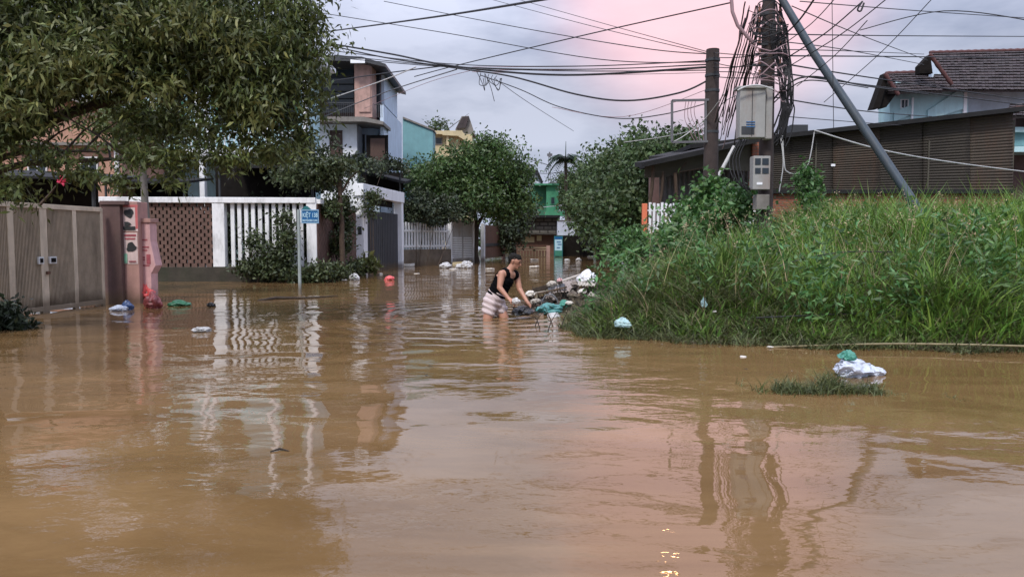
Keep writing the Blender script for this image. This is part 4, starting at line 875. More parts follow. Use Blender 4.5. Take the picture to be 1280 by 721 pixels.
lo = [C(20, 165, 9.2, .35, .3), C(175, 150, 9.5, .3, .2), C(215, 150, 9.6, .28, .25), C(180, 195, 9.3, .45, .12), C(100, 215, 9.0, .35, .1), C(230, 195, 9.6, .3, .16), C(340, 192, 9.9, .4, .13), C(285, 198, 9.8, .35, .18), C(150, 225, 9.0, .3, .08), C(20, 235, 9, .25, .2), C(218, 225, 9.6, .2, .08), C(375, 168, 10.2, .2, .2), C(60, 195, 9, .3, .1), C(300, 130, 9.9, .6, .3), C(265, 165, 9.8, .18, .3)]
foliage('low_sprays', lo, 8000, .1, .03, 'leaf_big', g, droop=.6, twig=.08, per=14, hollow=.05)
foliage('pale_sprays', [C(60, 90, 8.8, .6, .35), C(30, 130, 8.8, .4, .3), C(110, 60, 9.0, .6, .4), C(215, 30, 9.3, .6, .35), C(190, 110, 9.2, .45, .2), C(320, 140, 9.5, .3, .3), C(300, 60, 9.5, .5, .5)], 3200, .112, .034, 'leaf_yellow', g, droop=.8, twig=.08, per=12, hollow=.2)
tt = Vector((-6.6, Yb, 2.3))
trunk(g, [(-6.98, Yb, -.7), (-6.9, Yb, .8), tt], [.3, .26, .2], [(tt, P(60, 40, 9.5), .11), (tt, P(200, 70, 9.8), .1), (tt, P(330, 90, 10.1), .09), (tt, P(290, 30, 10), .08), (tt+Vector((0,0,-.3)), P(190, 205, 9.3), .05), (tt+Vector((0,0,-.2)), P(120, 190, 9.2), .045)])
# thin trunk beside poster pillar
g = empty('thin_tree', (P(178, 280, 15.6).x, 15.6, -.6), 'thin grey trunked tree standing behind the pink posts', 'tree')
q = P(178, 150, 15.6); trunk(g, [(q.x+.02, 15.6, -.6), (q.x, 15.6, 1.5), (q.x-.03, 15.6, q.z)], [.09, .08, .05], [((q.x, 15.6, 3.0), P(215, 175, 15.4), .03), ((q.x, 15.6, 2.8), P(150, 170, 15.4), .03)], 'concrete')
foliage('crown', [C(150, 160, 15.5, .7, .45), C(210, 165, 15.6, .8, .5), C(180, 130, 15.6, .9, .5)], 5000, .13, .05, 'leaf_big', g, droop=.6, twig=.14)
# slim tree in front of side wall
g = empty('slim_tree', (P(426, 340, 24).x, 24, -.6), 'slim brown trunked tree in front of the side wall left of the white gate frame', 'tree')
q = P(425, 215, 23); trunk(g, [(q.x+.05, 23, -.6), (q.x+.03, 23, 1.2), (q.x-.02, 23, q.z)], [.085, .08, .06], [((q.x, 23, 2.6), P(405, 215, 23), .05), ((q.x, 23, 2.6), P(445, 218, 23), .05)], 'bark_brown')
foliage('crown', [C(402, 222, 23, .5, .28), C(420, 208, 23, .5, .25), C(385, 212, 23, .55, .3), C(365, 220, 23, .5, .25)], 4600, .14, .07, 'leaf_shrub', g, twig=.15)
# round street tree
g = empty('round_tree', (P(596, 328, 40).x, 40, -.6), 'round dark green street tree with a forked slender trunk in mid street', 'tree')
cl = [C(585, 212, 40, 1.6, 1.2), C(553, 226, 40, 1.5, 1.1), C(622, 205, 40, 1.5, 1.2), C(642, 230, 40, 1.0, 1.0), C(530, 232, 39.5, 1.3, 1.0), C(590, 240, 39.5, 2.0, 1.1), C(640, 252, 40, 1.1, .8), C(555, 255, 39, 1.2, .8), C(608, 182, 40, .8, .55), C(520, 225, 40, .7, .6), C(650, 212, 40.4, .5, .4), C(612, 262, 39.5, 1.0, .5)]
foliage('crown', cl, 33000, .2, .1, 'leaf_mid', g, droop=.2, twig=.24, per=30, hollow=.45)
q = P(596, 285, 40); fk = Vector((q.x, 40, q.z))
trunk(g, [(P(600, 328, 40).x, 40, -.6), (P(594, 310, 40).x, 40, .4), fk], [.17, .14, .13], [(fk, P(572, 266, 40), .11), (fk, P(615, 250, 40), .11), (fk, P(590, 220, 40), .12), (P(577, 268, 40), P(555, 262, 39.6), .08)])
# trees lining the right side, their crowns merging
def street_tree(name, label, Y, xs, crown, n, bx, leaf='leaf_far', ls=(.27, .14), group=None):
    g = empty(name, (P(bx, 320, Y).x, Y, -.6), label, 'tree', group)
    foliage('crown', crown, n, ls[0], ls[1], leaf, g, droop=.2, twig=.35, hollow=.35, zmin=.4)
    q = P(bx, 280, Y); top = Vector((q.x, Y, q.z)); trunk(g, [(q.x+.1, Y, -.6), top], [.28, .2], [(top, c[0], .12) for c in crown[:4]])
street_tree('street_tree', 'bushy tree nearest the lean-to on the right side of the street', 34, 0, [C(835, 200, 34, 1.2, 1.0), C(808, 222, 34, 1.5, 1.5), C(790, 260, 33, 1.6, 1.3), C(828, 250, 34, 1.4, 1.2), C(850, 178, 34.5, .7, .5), C(862, 195, 36, 1, .7), C(775, 290, 33, 1.1, .7)], 19000, 792, ls=(.24, .13))
street_tree('street_tree', 'tall tree with the highest crown on the right side of the street', 45, 0, [C(800, 195, 45, 1.8, 1.3), C(770, 215, 45, 2.0, 1.6), C(765, 250, 44, 2.2, 1.6), C(800, 235, 45, 2, 1.6), C(830, 185, 46, 1.3, .9), C(745, 272, 44, 1.3, 1.0)], 17000, 770)
street_tree('street_tree', 'tree leaning over the box sign of the block shop', 52, 0, [C(745, 232, 52, 1.3, 1.1), C(722, 252, 52, .9, .8), C(752, 255, 51, 1.6, 1.4), C(765, 210, 53, 1.4, .9), C(738, 222, 53, .9, .6), C(755, 275, 51, 1.1, .8)], 12000, 748)
street_tree('street_tree', 'small dark tree between the rusty gate and the block shop', 50, 0, [C(636, 270, 50, 1.0, .9), C(648, 262, 52, .9, .7), C(634, 295, 49, .7, .8), C(642, 283, 50, .7, .7)], 5500, 640, 'leaf_yard')
street_tree('street_tree', 'little tree top peeping over the roof left of the beige house', 66, 0, [C(545, 160, 66, .6, .5), C(551, 157, 66, .4, .4)], 500, 546)
street_tree('street_tree', 'far pale tree under the palm at the street end', 84, 0, [C(706, 232, 84, 1.5, 1.2), C(716, 225, 84, 1.6, 1.2), C(710, 250, 84, 2.2, 1.6), C(725, 240, 84, 2, 1.6)], 9000, 712)
# palm
Y = 70; q = P(707, 199, Y); g = empty('palm_tree', (q.x, Y, -.6), 'dark feathery palm standing above the street end against the sky', 'palm')
b = MB(); b.tube([(q.x+.2, Y, -.6), (q.x+.1, Y, q.z*.5), (q.x, Y, q.z)], [.22, .18, .14], 10); b.build('trunk', 'bark', g, smooth=True)
b = MB(); b.tube([(q.x, Y, q.z), (q.x+.02, Y, q.z+1.6)], [.06, .02], 6); b.build('spear', 'palm_leaf', g)
for k in range(19):
    a = 2*pi*k/19+.3; L_ = 1.75+.3*math.sin(k*2.1); up = (.25, .75, 1.15)[k % 3]; V = []; Fq = []
    for i in range(15):
        t = i/14; p = Vector((q.x+math.cos(a)*L_*t*.95, Y+math.sin(a)*L_*t*.95, q.z+up*L_*t*.9-1.25*L_*t*t*(1.1-.25*up)))
        for sgn in (-1, 1):
            sd_ = Vector((-math.sin(a), math.cos(a), 0))*sgn; ll = .85*(1-.6*t)+.1; e = p+sd_*ll*.75+Vector((math.cos(a)*.22, math.sin(a)*.22, -.32*ll-.1)); n0 = len(V)
            V += [tuple(p), tuple(p+Vector((math.cos(a)*.15, math.sin(a)*.15, 0))), tuple(e+Vector((0, 0, .02))), tuple(e)]; Fq.append((n0, n0+1, n0+2, n0+3))
    nmesh('frond', V, Fq, 'palm_leaf', g)
# far wood closing the view
fw = []
for i in range(46): fw.append(((-75+i*3.9, 112+random.uniform(-5, 8), random.uniform(1.2, 3.0)), (4.2, 3, random.uniform(2.2, 3.6))))
tag(foliage('far_wood', fw, 26000, .9, .5, 'leaf_far', droop=.1, twig=.8, hollow=.2, zmin=-.3), 'dark mass of far trees closing the end of the flooded street', 'trees', kind='stuff')
# yard planting
def shrub(label, cs, n, ls=(.12, .06), leaf='leaf_shrub', name='shrub', twig=.12, stems=True, zb=-.2, group=None, droop=.1, hollow=.2):
    c0 = cs[0][0]; g = empty(name, (c0[0], c0[1], zb), label, 'plant', group)
    foliage('foliage', cs, n, ls[0], ls[1], leaf, g, droop=droop, twig=twig, hollow=hollow, zmin=-.02)
    if stems:
        b = MB()
        for c in cs: b.tube([(c0[0]+(c[0][0]-c0[0])*.5, c0[1], zb), tuple(Vector(c[0]))], [.02, .008], 5)
        b.build('stem', 'bark_brown', g)
    return g
shrub('dark climbing shrub before the middle of the white slats', [C(308, 333, 21.7, .25, .2, .2), C(328, 332, 21.7, .3, .25, .2), C(316, 303, 21.7, .1, .35, .1), C(331, 310, 21.7, .12, .3, .1)], 2100)
shrub('climbing plant hiding the white slats left of the street sign', [C(357, 300, 21.7, .24, .4, .15), C(355, 325, 21.7, .3, .4, .2), C(353, 276, 21.7, .2, .2, .1), C(342, 338, 21.6, .4, .22, .2)], 3000)
shrub('low dark shrub at the corner of the yard wall', [C(385, 343, 21.4, .4, .2, .2), C(402, 340, 21.5, .35, .25, .2), C(370, 345, 21.4, .35, .15, .2)], 1900)
shrub('ivy trailing over the side wall by the slim tree', [C(430, 280, 24.4, .2, .4, .15), C(428, 256, 24.4, .2, .3, .15), C(426, 305, 23.8, .2, .4, .2), C(412, 262, 22.8, .22, .25, .15)], 3500, (.13, .07))
shrub('dark undergrowth at the foot of the side wall', [C(415, 339, 22.3, .4, .2, .3), C(435, 337, 24, .4, .2, .3), C(448, 338, 26, .25, .12, .2)], 2600)
shrub('yellow green leafy plant against the white gate post', [C(455, 329, 25.8, .28, .14, .2), C(464, 332, 26, .2, .1, .2)], 260, (.34, .12), 'leaf_yellow', twig=.1)
shrub('vine hanging in the opening of the white gate frame', [C(466, 246, 28.2, .3, .3, .2), C(462, 262, 28.1, .2, .3, .15)], 900)
shrub('dark hedge behind the pierced brick panel', [C(190, 305, 24.0, 1.0, .9, .4), C(230, 300, 24.0, 1.1, 1.0, .4), C(262, 305, 24, .8, .9, .4), C(210, 275, 24, 1.2, .4, .4)], 7000, (.14, .08), 'leaf_yard')
shrub('dark hedge behind the white slats', [C(300, 300, 24.6, 1.2, 1.0, .5), C(340, 300, 24.6, 1.2, 1.0, .5), C(370, 290, 24.8, 1.0, 1.2, .5)], 7000, (.14, .08), 'leaf_yard')
shrub('dense creeper over the yard roofs left of the modern house', [C(405, 225, 29, 1.0, .4, .5), C(380, 190, 27.6, 1.0, .5, .5), C(440, 205, 32, 1.2, .35, .5), C(480, 208, 34, 1.0, .3, .5), C(350, 200, 27.6, .9, .4, .5)], 8000, (.16, .09), 'leaf_yard')
shrub('climber spilling over the picket railing', [C(520, 262, 35, 1.0, .6, .4), C(545, 270, 36, .8, .5, .4), C(530, 255, 36, 1.3, .6, .4), C(575, 262, 38, .8, .4, .4)], 7000, (.17, .1), 'leaf_yard')
shrub('dark thicket behind the picket railing', [C(515, 285, 38.5, 1.0, 1.0, .6), C(545, 285, 40, 1.0, 1.0, .6), C(530, 300, 38.5, 1.2, .8, .5), C(560, 270, 41, .9, .8, .6)], 6500, (.18, .11), 'leaf_yard')
shrub('dark leafy bush in the water at the lower left corner', [C(8, 400, 10.3, .22, .16, .2), C(-12, 392, 10.3, .25, .25, .2), C(24, 408, 10.2, .12, .07, .12)], 1800, (.1, .045), 'leaf_yard', twig=.07)
shrub('dark growth at the far street end left of the trees', [C(750, 300, 48, 1.3, .8, .8), C(775, 302, 44, 1.3, .8, .8), C(795, 295, 36, 1.3, .8, .8)], 6000, (.2, .11), 'leaf_yard')
# pink flower on a bare stalk above the gate
g = empty('flower_stalk', P(52, 255, 12.4), 'bright pink blossom on a bare slanting stalk above the tan gate', 'flower')
b = MB(); b.tube([P(50, 256, 12.4), P(62, 243, 12.4), P(72, 230, 12.4), P(76, 226, 12.4)], [.025, .018, .01, .008], 7); b.build('stalk', 'bark_brown', g, smooth=True)
V, Fq = leaves(np.array([tuple(P(78, 226, 12.4))]*40)+rng.normal(size=(40, 3))*.022, .06, .05, 0); nmesh('blossom', V, Fq, 'flower_pink', g)

# ------------------------------------------------------------------ grass bank
def blades(x, y, z, h, wdt, lean, seg=4):
    n = len(x); a = rng.uniform(0, 2*pi, n); dx, dy = np.cos(a), np.sin(a); rows = []
    sa = rng.uniform(0, 2*pi, n); sx, sy = np.cos(sa), np.sin(sa)
    for i in range(seg+1):
        t = i/seg; off = lean*h*t**2; px_ = x+dx*off; py_ = y+dy*off; pz = z+h*t*(1-.42*lean*t); ww = wdt*(1-t**1.5)*.5+.0006
        rows.append(np.stack([px_-sx*ww, py_-sy*ww, pz], -1)); rows.append(np.stack([px_+sx*ww, py_+sy*ww, pz], -1))
    V = np.stack(rows, 1); m = 2*(seg+1); base = (np.arange(n)*m)[:, None, None]
    q = np.array([[2*i, 2*i+1, 2*i+3, 2*i+2] for i in range(seg)])[None]
    return V.reshape(-1, 3), (base+q).reshape(-1, 4)
def scatter(n, x0, x1, y0, y1, dmin, dmax=99):
    xs, ys = [], []; tot = 0
    while tot < n:
        x = rng.uniform(x0, x1, n); y = y0+(y1-y0)*rng.uniform(0, 1, n)**1.5; d = sdist(x, y); k = (d > dmin) & (d < dmax) & (np.abs(x) < y*.74+1)
        # clumpy density
        dens = .5+.5*np.sin(x*2.3+np.sin(y*1.9)*1.5)*np.sin(y*2.7+x); k &= rng.uniform(0, 1, n) < .45+.55*dens
        xs.append(x[k]); ys.append(y[k]); tot += k.sum()
    return np.concatenate(xs)[:n], np.concatenate(ys)[:n]
x, y = scatter(64000, .5, 20, 7.5, 21.5, .12); d = sdist(x, y); patchy = .9+.2*np.sin(x*1.3+1.3)*np.sin(y*.9+x*.3)+.13*np.sin(x*3.7+y)*np.sin(y*2.9-x)+.16*np.sin(x*8.1+2*y)*np.sin(y*6.3-x)
h = (.3+.95*(1-np.exp(-d/1.6)))*rng.uniform(.55, 1.15, len(x))*patchy*np.clip(.58+.13*(x-2.0), .52, 1.17)
V, Fq = blades(x, y, bank_z(x, y)-.03, h, .031*rng.uniform(.6, 1.4, len(x)), rng.uniform(.15, .95, len(x)))
tag(nmesh('tall_grass', V, Fq, 'grass_blade', origin=(0, 0, 0)), 'tall bright green grass covering the bank at right', 'grass', kind='stuff')
x, y = scatter(22000, .45, 14, 7.4, 13.5, -.08, 2.0); d = sdist(x, y)
V, Fq = blades(x, y, np.maximum(bank_z(x, y)-.03, -.05), (.16+.22*np.clip(d, 0, 1))*rng.uniform(.6, 1.9, len(x)), .016*rng.uniform(.6, 1.4, len(x)), rng.uniform(.5, 1.5, len(x)))
tag(nmesh('edge_grass', V, Fq, 'grass_low', origin=(0, 0, 0)), 'low matted olive grass along the water edge of the bank', 'grass', kind='stuff')
x, y = scatter(6500, .5, 18, 7.5, 19, .2); d = sdist(x, y)
V, Fq = blades(x, y, bank_z(x, y)-.03, (.3+.85*(1-np.exp(-d/1.4)))*rng.uniform(.5, 1.2, len(x)), .012*rng.uniform(.6, 1.4, len(x)), rng.uniform(.3, 1.6, len(x)))
tag(nmesh('dry_grass', V, Fq, 'grass_dry', origin=(0, 0, 0)), 'dry straw coloured stems scattered through the green bank', 'grass', kind='stuff')
# seeding stalks
x, y = scatter(420, .8, 16, 9, 19, .8); V = []; Fq = []; h = rng.uniform(.9, 1.3, len(x)); z = bank_z(x, y)
V1, F1 = blades(x, y, z, h, np.full(len(x), .008), np.full(len(x), .3)); tips = V1.reshape(len(x), -1, 3)[:, -1]
sp = np.repeat(tips, 9, 0)+rng.normal(size=(len(x)*9, 3))*np.array([.012, .012, .04]); V2, F2 = leaves(sp, .035, .012, -.6)
tag(nmesh('seed_stalks', np.concatenate([V1, V2]), np.concatenate([F1, F2+len(V1)]), 'seed_head', origin=(0, 0, 0)), 'pale feathery seed heads nodding above the grass', 'grass', kind='stuff')
# broad leaved weeds within the grass
x, y = scatter(330, .7, 16, 8.7, 18.5, .3); z = bank_z(x, y); k = 46
pts = np.stack([np.repeat(x, k), np.repeat(y, k), np.repeat(z, k)], -1); hh = np.repeat(rng.uniform(.35, 1.15, len(x)), k); t = rng.uniform(.2, 1, len(hh)); pts[:, 2] += hh*t; pts[:, :2] += rng.normal(size=(len(hh), 2))*.09
V, Fq = leaves(pts, .12, .035, .25); tag(nmesh('bank_weeds', V, Fq, 'leaf_weed', origin=(0, 0, 0)), 'leafy weeds mixed through the tall grass of the bank', 'weeds', kind='stuff')
# weedy bush round the pole and white fence
shrub('leafy bush before the white fence, left of the poles', [C(858, 282, 16.5, .45, .3, .4), C(845, 300, 15.5, .5, .3, .5), C(870, 262, 16.8, .35, .35, .3)], 2000, (.14, .08), 'leaf_weed', zb=.5, twig=.14)
shrub('leafy bush climbing between the two poles', [C(905, 268, 16, .5, .4, .5), C(925, 258, 15.4, .4, .4, .4), C(893, 245, 16.8, .4, .4, .4), C(880, 288, 15.8, .5, .3, .4)], 3600, (.14, .08), 'leaf_weed', zb=.5, twig=.14)
shrub('pointed green weed clump under the drooping cable loop', [C(1010, 238, 16.5, .25, .5, .25), C(1008, 225, 16.5, .12, .4, .12), C(1020, 260, 16, .4, .3, .3)], 1600, (.12, .05), 'leaf_weed', zb=.7, twig=.1)
shrub('weeds at the street side end of the bank', [C(775, 312, 16.2, .3, .25, .3), C(790, 305, 16.5, .5, .4, .4)], 2600, (.11, .04), 'leaf_weed', zb=.2)
# tuft standing in the water
def tuft(px0, px1, py, n, hgt, label, leaf='grass_low', name='grass_tuft', wd=.007):
    a, c = G(px0, py), G(px1, py); x = rng.uniform(0, 1, n); u = rng.normal(size=n)*.06
    X = a.x+(c.x-a.x)*x; Yv = a.y+u; hh = hgt*(.45+.55*np.abs(np.sin(x*7+1)))*rng.uniform(.5, 1.2, n)*np.sqrt(np.clip(1.15-np.abs(x-.5)*1.7, .1, 1))
    V, Fq = blades(X, Yv, np.full(n, -.02), hh, np.full(n, wd), rng.uniform(.2, 1.4, n)); o = nmesh(name, V, Fq, leaf, origin=(float(X.mean()), float(Yv.mean()), 0)); return tag(o, label, 'grass', kind='stuff')
tuft(968, 1098, 490, 1300, .24, 'low green grass tuft poking out of the water by the floating white bag')
tuft(941, 958, 489, 30, .24, 'few thin twigs standing in the water left of the grass tuft', wd=.008)
tuft(921, 928, 482, 10, .13, 'tiny pair of grass blades left of the thin twigs in the water')
tuft(1085, 1130, 492, 160, .07, 'sparse low weeds trailing right of the grass tuft')
tuft(1165, 1215, 497, 130, .05, 'almost drowned weeds in the water below the floating bag, far right')
for a, c, e, lb in (((655, 412, 10.2), (664, 390, 10.4), 0, 0),): pass
for k in range(5):
    q = G(668+k*8, 408+(k % 3)*3); p = [q+Vector((0, 0, -.03)), q+Vector((.05*(-1)**k, .02, .12)), q+Vector((.13*(-1)**k, .02, .2+.03*k))]
    thing1(MB().tube(p, [.008, .007, .003], 5).tube([p[1], p[1]+Vector((-.07, 0, .07))], [.006, .002], 5), 'twig', 'bark', 'dead twig poking from the water before the rubbish heap', 'twig', 'twigs before the rubbish heap')
# bent stalks and lines lying in the grass
cable([(960, 337, 10.2), (1010, 322, 10.3), (1060, 315, 10.4), (1120, 315, 10.4)], 1.6, label='black wire arching through the middle of the tall grass', m='cable_black')
cable([(945, 397, 9.0), (1040, 393, 8.9), (1135, 390, 8.9)], 1.8, label='dark pipe lying level in the lower grass', m='cable_black', name='pipe')
cable([(958, 434, 8.45), (1080, 430, 8.3), (1180, 430, 8.15), (1300, 433, 7.9)], 2.4, label='long pale bamboo cane lying along the water edge of the bank', m='bamboo', name='bamboo_cane')
cable([(1133, 340, 9.4), (1134, 375, 9.2), (1132, 398, 9.0)], 3, label='dark upright stake in the right part of the grass', m='bark', name='stake')
cable([(792, 373, 10.2), (805, 385, 10.0), (812, 398, 9.8)], 2.6, label='bent straw coloured stem in the grass left of the cyan bag', m='bamboo', name='dry_stem')

# ------------------------------------------------------------------ bags and floating rubbish
def flake(q, W, Hh, seed, m, name):
    rs = random.Random(seed); n = rs.choice((5, 6, 7)); b = MB(); poly = []
    for i in range(n): a = 2*pi*i/n+rs.uniform(-.3, .3); rr = rs.uniform(.32, .55); poly.append(Vector(q)+Vector((math.cos(a)*rr*W, math.sin(a)*rr*W, -.01+rs.uniform(0, .25)*Hh)))
    c = sum(poly, Vector())/n; b.prism(poly, (0, 0, Hh*.5)); return b.build(name, m, bevel=Hh*.08)
def bag(px, py, wpx, hpx, m, label, name='plastic_bag', Y=None, z=None, seed=0, peak=.35, group=None, cat='bag', knot=None, amp=.22, dz=0, parent=None, depth=.8):
    """px,py: bottom centre; crumpled, tied bag"""
    if m == 'foam' and Y is None: hpx *= .6; wpx *= 1.15
    if m == 'foam' and Y is None:
        q = G(px, py); return tag(flake(q, wpx*q.y/F*1.1, max(hpx*q.y/F, .03), seed, m, name), label, cat, group)
    q = G(px, py) if Y is None else P(px, py, Y); s = q.y/F; W, Hh = wpx*s, hpx*s*.92; amp *= 1.35
    bm = bmesh.new(); bmesh.ops.create_icosphere(bm, subdivisions=4, radius=1)
    rs = random.Random(seed*7+1); lx, ly = rs.uniform(-.5, .5), rs.uniform(-.4, .4)
    for v in bm.verts:
        d = v.co.normalized(); k = 0; amp_ = amp; sd3 = Vector((seed*3.1, seed, 0)); dw = d+.35*noise.noise_vector(d*1.4+sd3)
        for o_ in range(4):
            k += amp_*(1-2.6*abs(noise.noise(dw*(1.2*1.9**o_)+sd3+Vector((0, 0, o_)))))*.6; amp_ *= .62
        lob = .22*noise.noise(d*1.1+sd3*2); r_ = .74+k-.1+lob; c = d*r_
        if d.z > .2: t = (d.z-.2)/.8; t *= t; c.x = c.x*(1-peak*t)+lx*t*(.3+peak); c.y = c.y*(1-peak*t)+ly*t*(.3+peak); c.z *= 1+peak*t*.7
        v.co = Vector((c.x*W*.6, c.y*W*.6*depth, max(c.z, -.5)*Hh*.68+Hh*.3))
    me = bpy.data.meshes.new(name); bm.to_mesh(me); bm.free(); me.materials.append(MATS[m])
    for p in me.polygons: p.use_smooth = True
    me.set_sharp_from_angle(angle=R(35))
    o = bpy.data.objects.new(name, me); col.objects.link(o); o.rotation_euler.z = seed*1.3
    if parent: o.parent = parent; o.location = q-worldloc(parent)
    else: o.location = q+Vector((0, 0, dz)); tag(o, label, cat, group)
    return o
# white bag with green mouth, right
q = G(1072, 470); g = empty('plastic_bag', q, 'puffed white plastic bag with a green mouth floating alone at right', 'bag')
o1 = bag(1068, 469, 62, 27, 'bag_bluewhite', None, 'bag_body', seed=3, peak=.0, parent=g, depth=.7, amp=.2)
o2 = bag(1092, 468, 26, 14, 'bag_bluewhite', None, 'bag_corner', seed=5, peak=.1, parent=g, amp=.2)
o3 = bag(1059, 449, 22, 12, 'bag_mint', None, 'bag_mouth', Y=q.y, seed=9, peak=.4, parent=g, amp=.22)
bag(252, 414, 26, 7, 'bag_white', 'flat grey white bag floating in open water left of centre', seed=1, peak=.1)
bag(149, 388, 24, 8, 'bag_bluewhite', 'white and blue bag floating at the foot of the dark pillar', seed=2, peak=.1)
bag(160, 387, 14, 12, 'bag_blue', 'small dark blue bag wedged behind the white one at the pillar foot', seed=22, peak=.3)
bag(192, 385, 28, 24, 'bag_red', 'dark red plastic sack slumped under the leaflet post', seed=4, peak=.3, amp=.12)
bag(184, 372, 22, 26, 'bag_pink', 'faded pink sack caught on top of the dark red sack', seed=14, peak=.5, Y=14.6)
bag(225, 382, 26, 8, 'bag_green', 'dark green bag floating before the pierced brick wall', seed=5, peak=.2)
bag(264, 383, 12, 6, 'bag_black', 'small black lump floating right of the green bag', seed=6, peak=.2)
bag(443, 350, 13, 9, 'bag_white', 'small white pointed bag floating below the yellow green plant', seed=7, peak=.7)
bag(426, 350, 18, 3, 'foam', 'thin pale foam strip floating left of the pointed bag', 'foam_scrap', seed=8, peak=0, cat='foam')
bag(476, 343, 5, 5, 'foam', 'tiny pale ball floating before the dark gate', 'foam_scrap', seed=9, peak=.1, cat='foam')
bag(487, 350, 12, 6, 'bag_pink', 'small bright pink bag floating before the dark gate', seed=10, peak=.2)
bag(556, 335, 18, 8, 'bag_white', 'white rubbish bag at the water line left of the slender tree', seed=11, peak=.2)
bag(566, 337, 12, 4, 'foam', 'flat white scrap touching the left rubbish bag', 'foam_scrap', seed=12, peak=.1, cat='foam')
bag(583, 335, 18, 10, 'bag_white', 'largest white rubbish bag at the foot of the slender tree', seed=13, peak=.25)
bag(574, 335, 10, 6, 'bag_white', 'small white bag squeezed between the two larger ones by the tree', seed=15, peak=.25)
bag(510, 333, 16, 10, 'foam', 'grey rubbish heap at the foot of the picket railing', 'rubbish_bag', seed=16, peak=.2)
bag(521, 342, 7, 2, 'foam', 'white speck floating before the picket railing', 'foam_scrap', seed=17, peak=0, cat='foam')
bag(612, 337, 12, 6, 'foam', 'pale bag floating just behind the person', seed=18, peak=.1)
bag(668, 325, 8, 4, 'foam', 'grey foam lump furthest from the heap, under the shop railing', 'foam_scrap', seed=19, peak=.1, cat='foam')
bag(668, 335, 10, 8, 'foam', 'round whitish bundle floating between person and shop', 'foam_scrap', seed=20, peak=.1, cat='foam')
bag(709, 326, 8, 3, 'bag_white', 'small white bag floating left of two before the dark shop', seed=21, peak=.1)
bag(723, 326, 9, 4, 'bag_white', 'slightly larger white bag floating right of two before the dark shop', seed=23, peak=.3)
bag(739, 321, 8, 3, 'foam', 'white scrap floating near the far trees', 'foam_scrap', seed=24, peak=.1, cat='foam')
bag(730, 318, 5, 3, 'foam', 'faint farthest white speck on the water', 'foam_scrap', seed=25, peak=.1, cat='foam')
bag(640, 340, 5, 2, 'foam', 'white speck floating near the face of the person', 'foam_scrap', seed=26, peak=.1, cat='foam')
bag(929, 446, 9, 1.6, 'foam', 'thin white sliver floating off the bank', 'foam_scrap', seed=27, peak=0, cat='foam')
bag(963, 434, 8, 2.2, 'foam', 'white scrap caught on the cane at the water edge', 'foam_scrap', seed=28, peak=0, cat='foam', Y=8.4)
bag(1002, 492, 5, 3, 'foam', 'tiny white scrap in the grass tuft', 'foam_scrap', seed=29, peak=0, cat='foam')
bag(880, 383, 17, 12, 'bag_cyan', 'crumpled white and aqua bag lodged high in the grass', seed=30, peak=.3, Y=9.45, depth=.5)
bag(778, 408, 22, 12, 'bag_cyan', 'aqua plastic bag lodged low in the grass near the water', seed=31, peak=.3, Y=9.35, depth=.5)
bag(893, 390, 6, 2.5, 'foam', 'small white chip in the grass right of the high bag', 'foam_scrap', seed=32, peak=0, cat='foam', Y=9.2)
thing1(MB().tube([G(338, 565)+Vector((0, 0, .004)), G(350, 562.5)+Vector((0, 0, .01)), G(361, 564)+Vector((0, 0, .004))], [.004, .007, .003], 6), 'floating_twig', 'bark', 'short dark twig floating in the middle foreground water', 'twig')
thing1(MB().tube([G(322, 376), G(345, 374)+Vector((0, 0, .03)), G(380, 373)+Vector((0, 0, .01)), G(422, 371)+Vector((0, 0, .02))], [.02, .03, .02, .01], 6), 'floating_branch', 'bark', 'long thin branch floating left of the street sign post', 'branch')
# rubbish heap by the person: matted litter underneath, then the pieces one can tell apart
hx0, hx1 = P(652, 380, 12.6).x, P(752, 360, 13.4).x
gx, gy = np.meshgrid(np.linspace(hx0-.1, hx1+.3, 60), np.linspace(12.0, 14.6, 60)); uu = (gx-hx0)/(hx1-hx0); vv = (gy-12.0)/2.6
gz = (.1+.26*np.clip(uu, 0, 1))*np.clip(np.sin(np.clip(vv, 0, 1)*pi), 0, 1)**.6*np.clip(uu*5+.3, 0, 1)-.06+.05*np.sin(gx*17+gy*5)*np.sin(gy*13-gx*4)+.03*np.sin(gx*37)*np.sin(gy*31)
idx = np.arange(gx.size).reshape(gx.shape); Vm = np.stack([gx, gy, gz], -1).reshape(-1, 3); Fm = np.stack([idx[:-1, :-1], idx[:-1, 1:], idx[1:, 1:], idx[1:, :-1]], -1).reshape(-1, 4)
pk = rng.integers(0, len(Vm), 900); pk = pk[Vm[pk, 2] > .0]; Vl, Fl = leaves(Vm[pk]+np.array([0, 0, .02]), .16, .09, .05); Vs, Fs = leaves(Vm[pk[:300]]+np.array([0, 0, .03]), .3, .02, .0)
tag(nmesh('rubbish_litter', np.concatenate([Vm, Vl, Vs]), np.concatenate([Fm, Fl+len(Vm), Fs+len(Vm)+len(Vl)]), None, origin=(0, 0, 0), mats=['soil', 'litter', 'bark'], mi=[0]*len(Fm)+[1]*len(Fl)+[2]*len(Fs)), 'matted muddy litter and sticks making up the bottom of the heap', 'litter', kind='stuff')
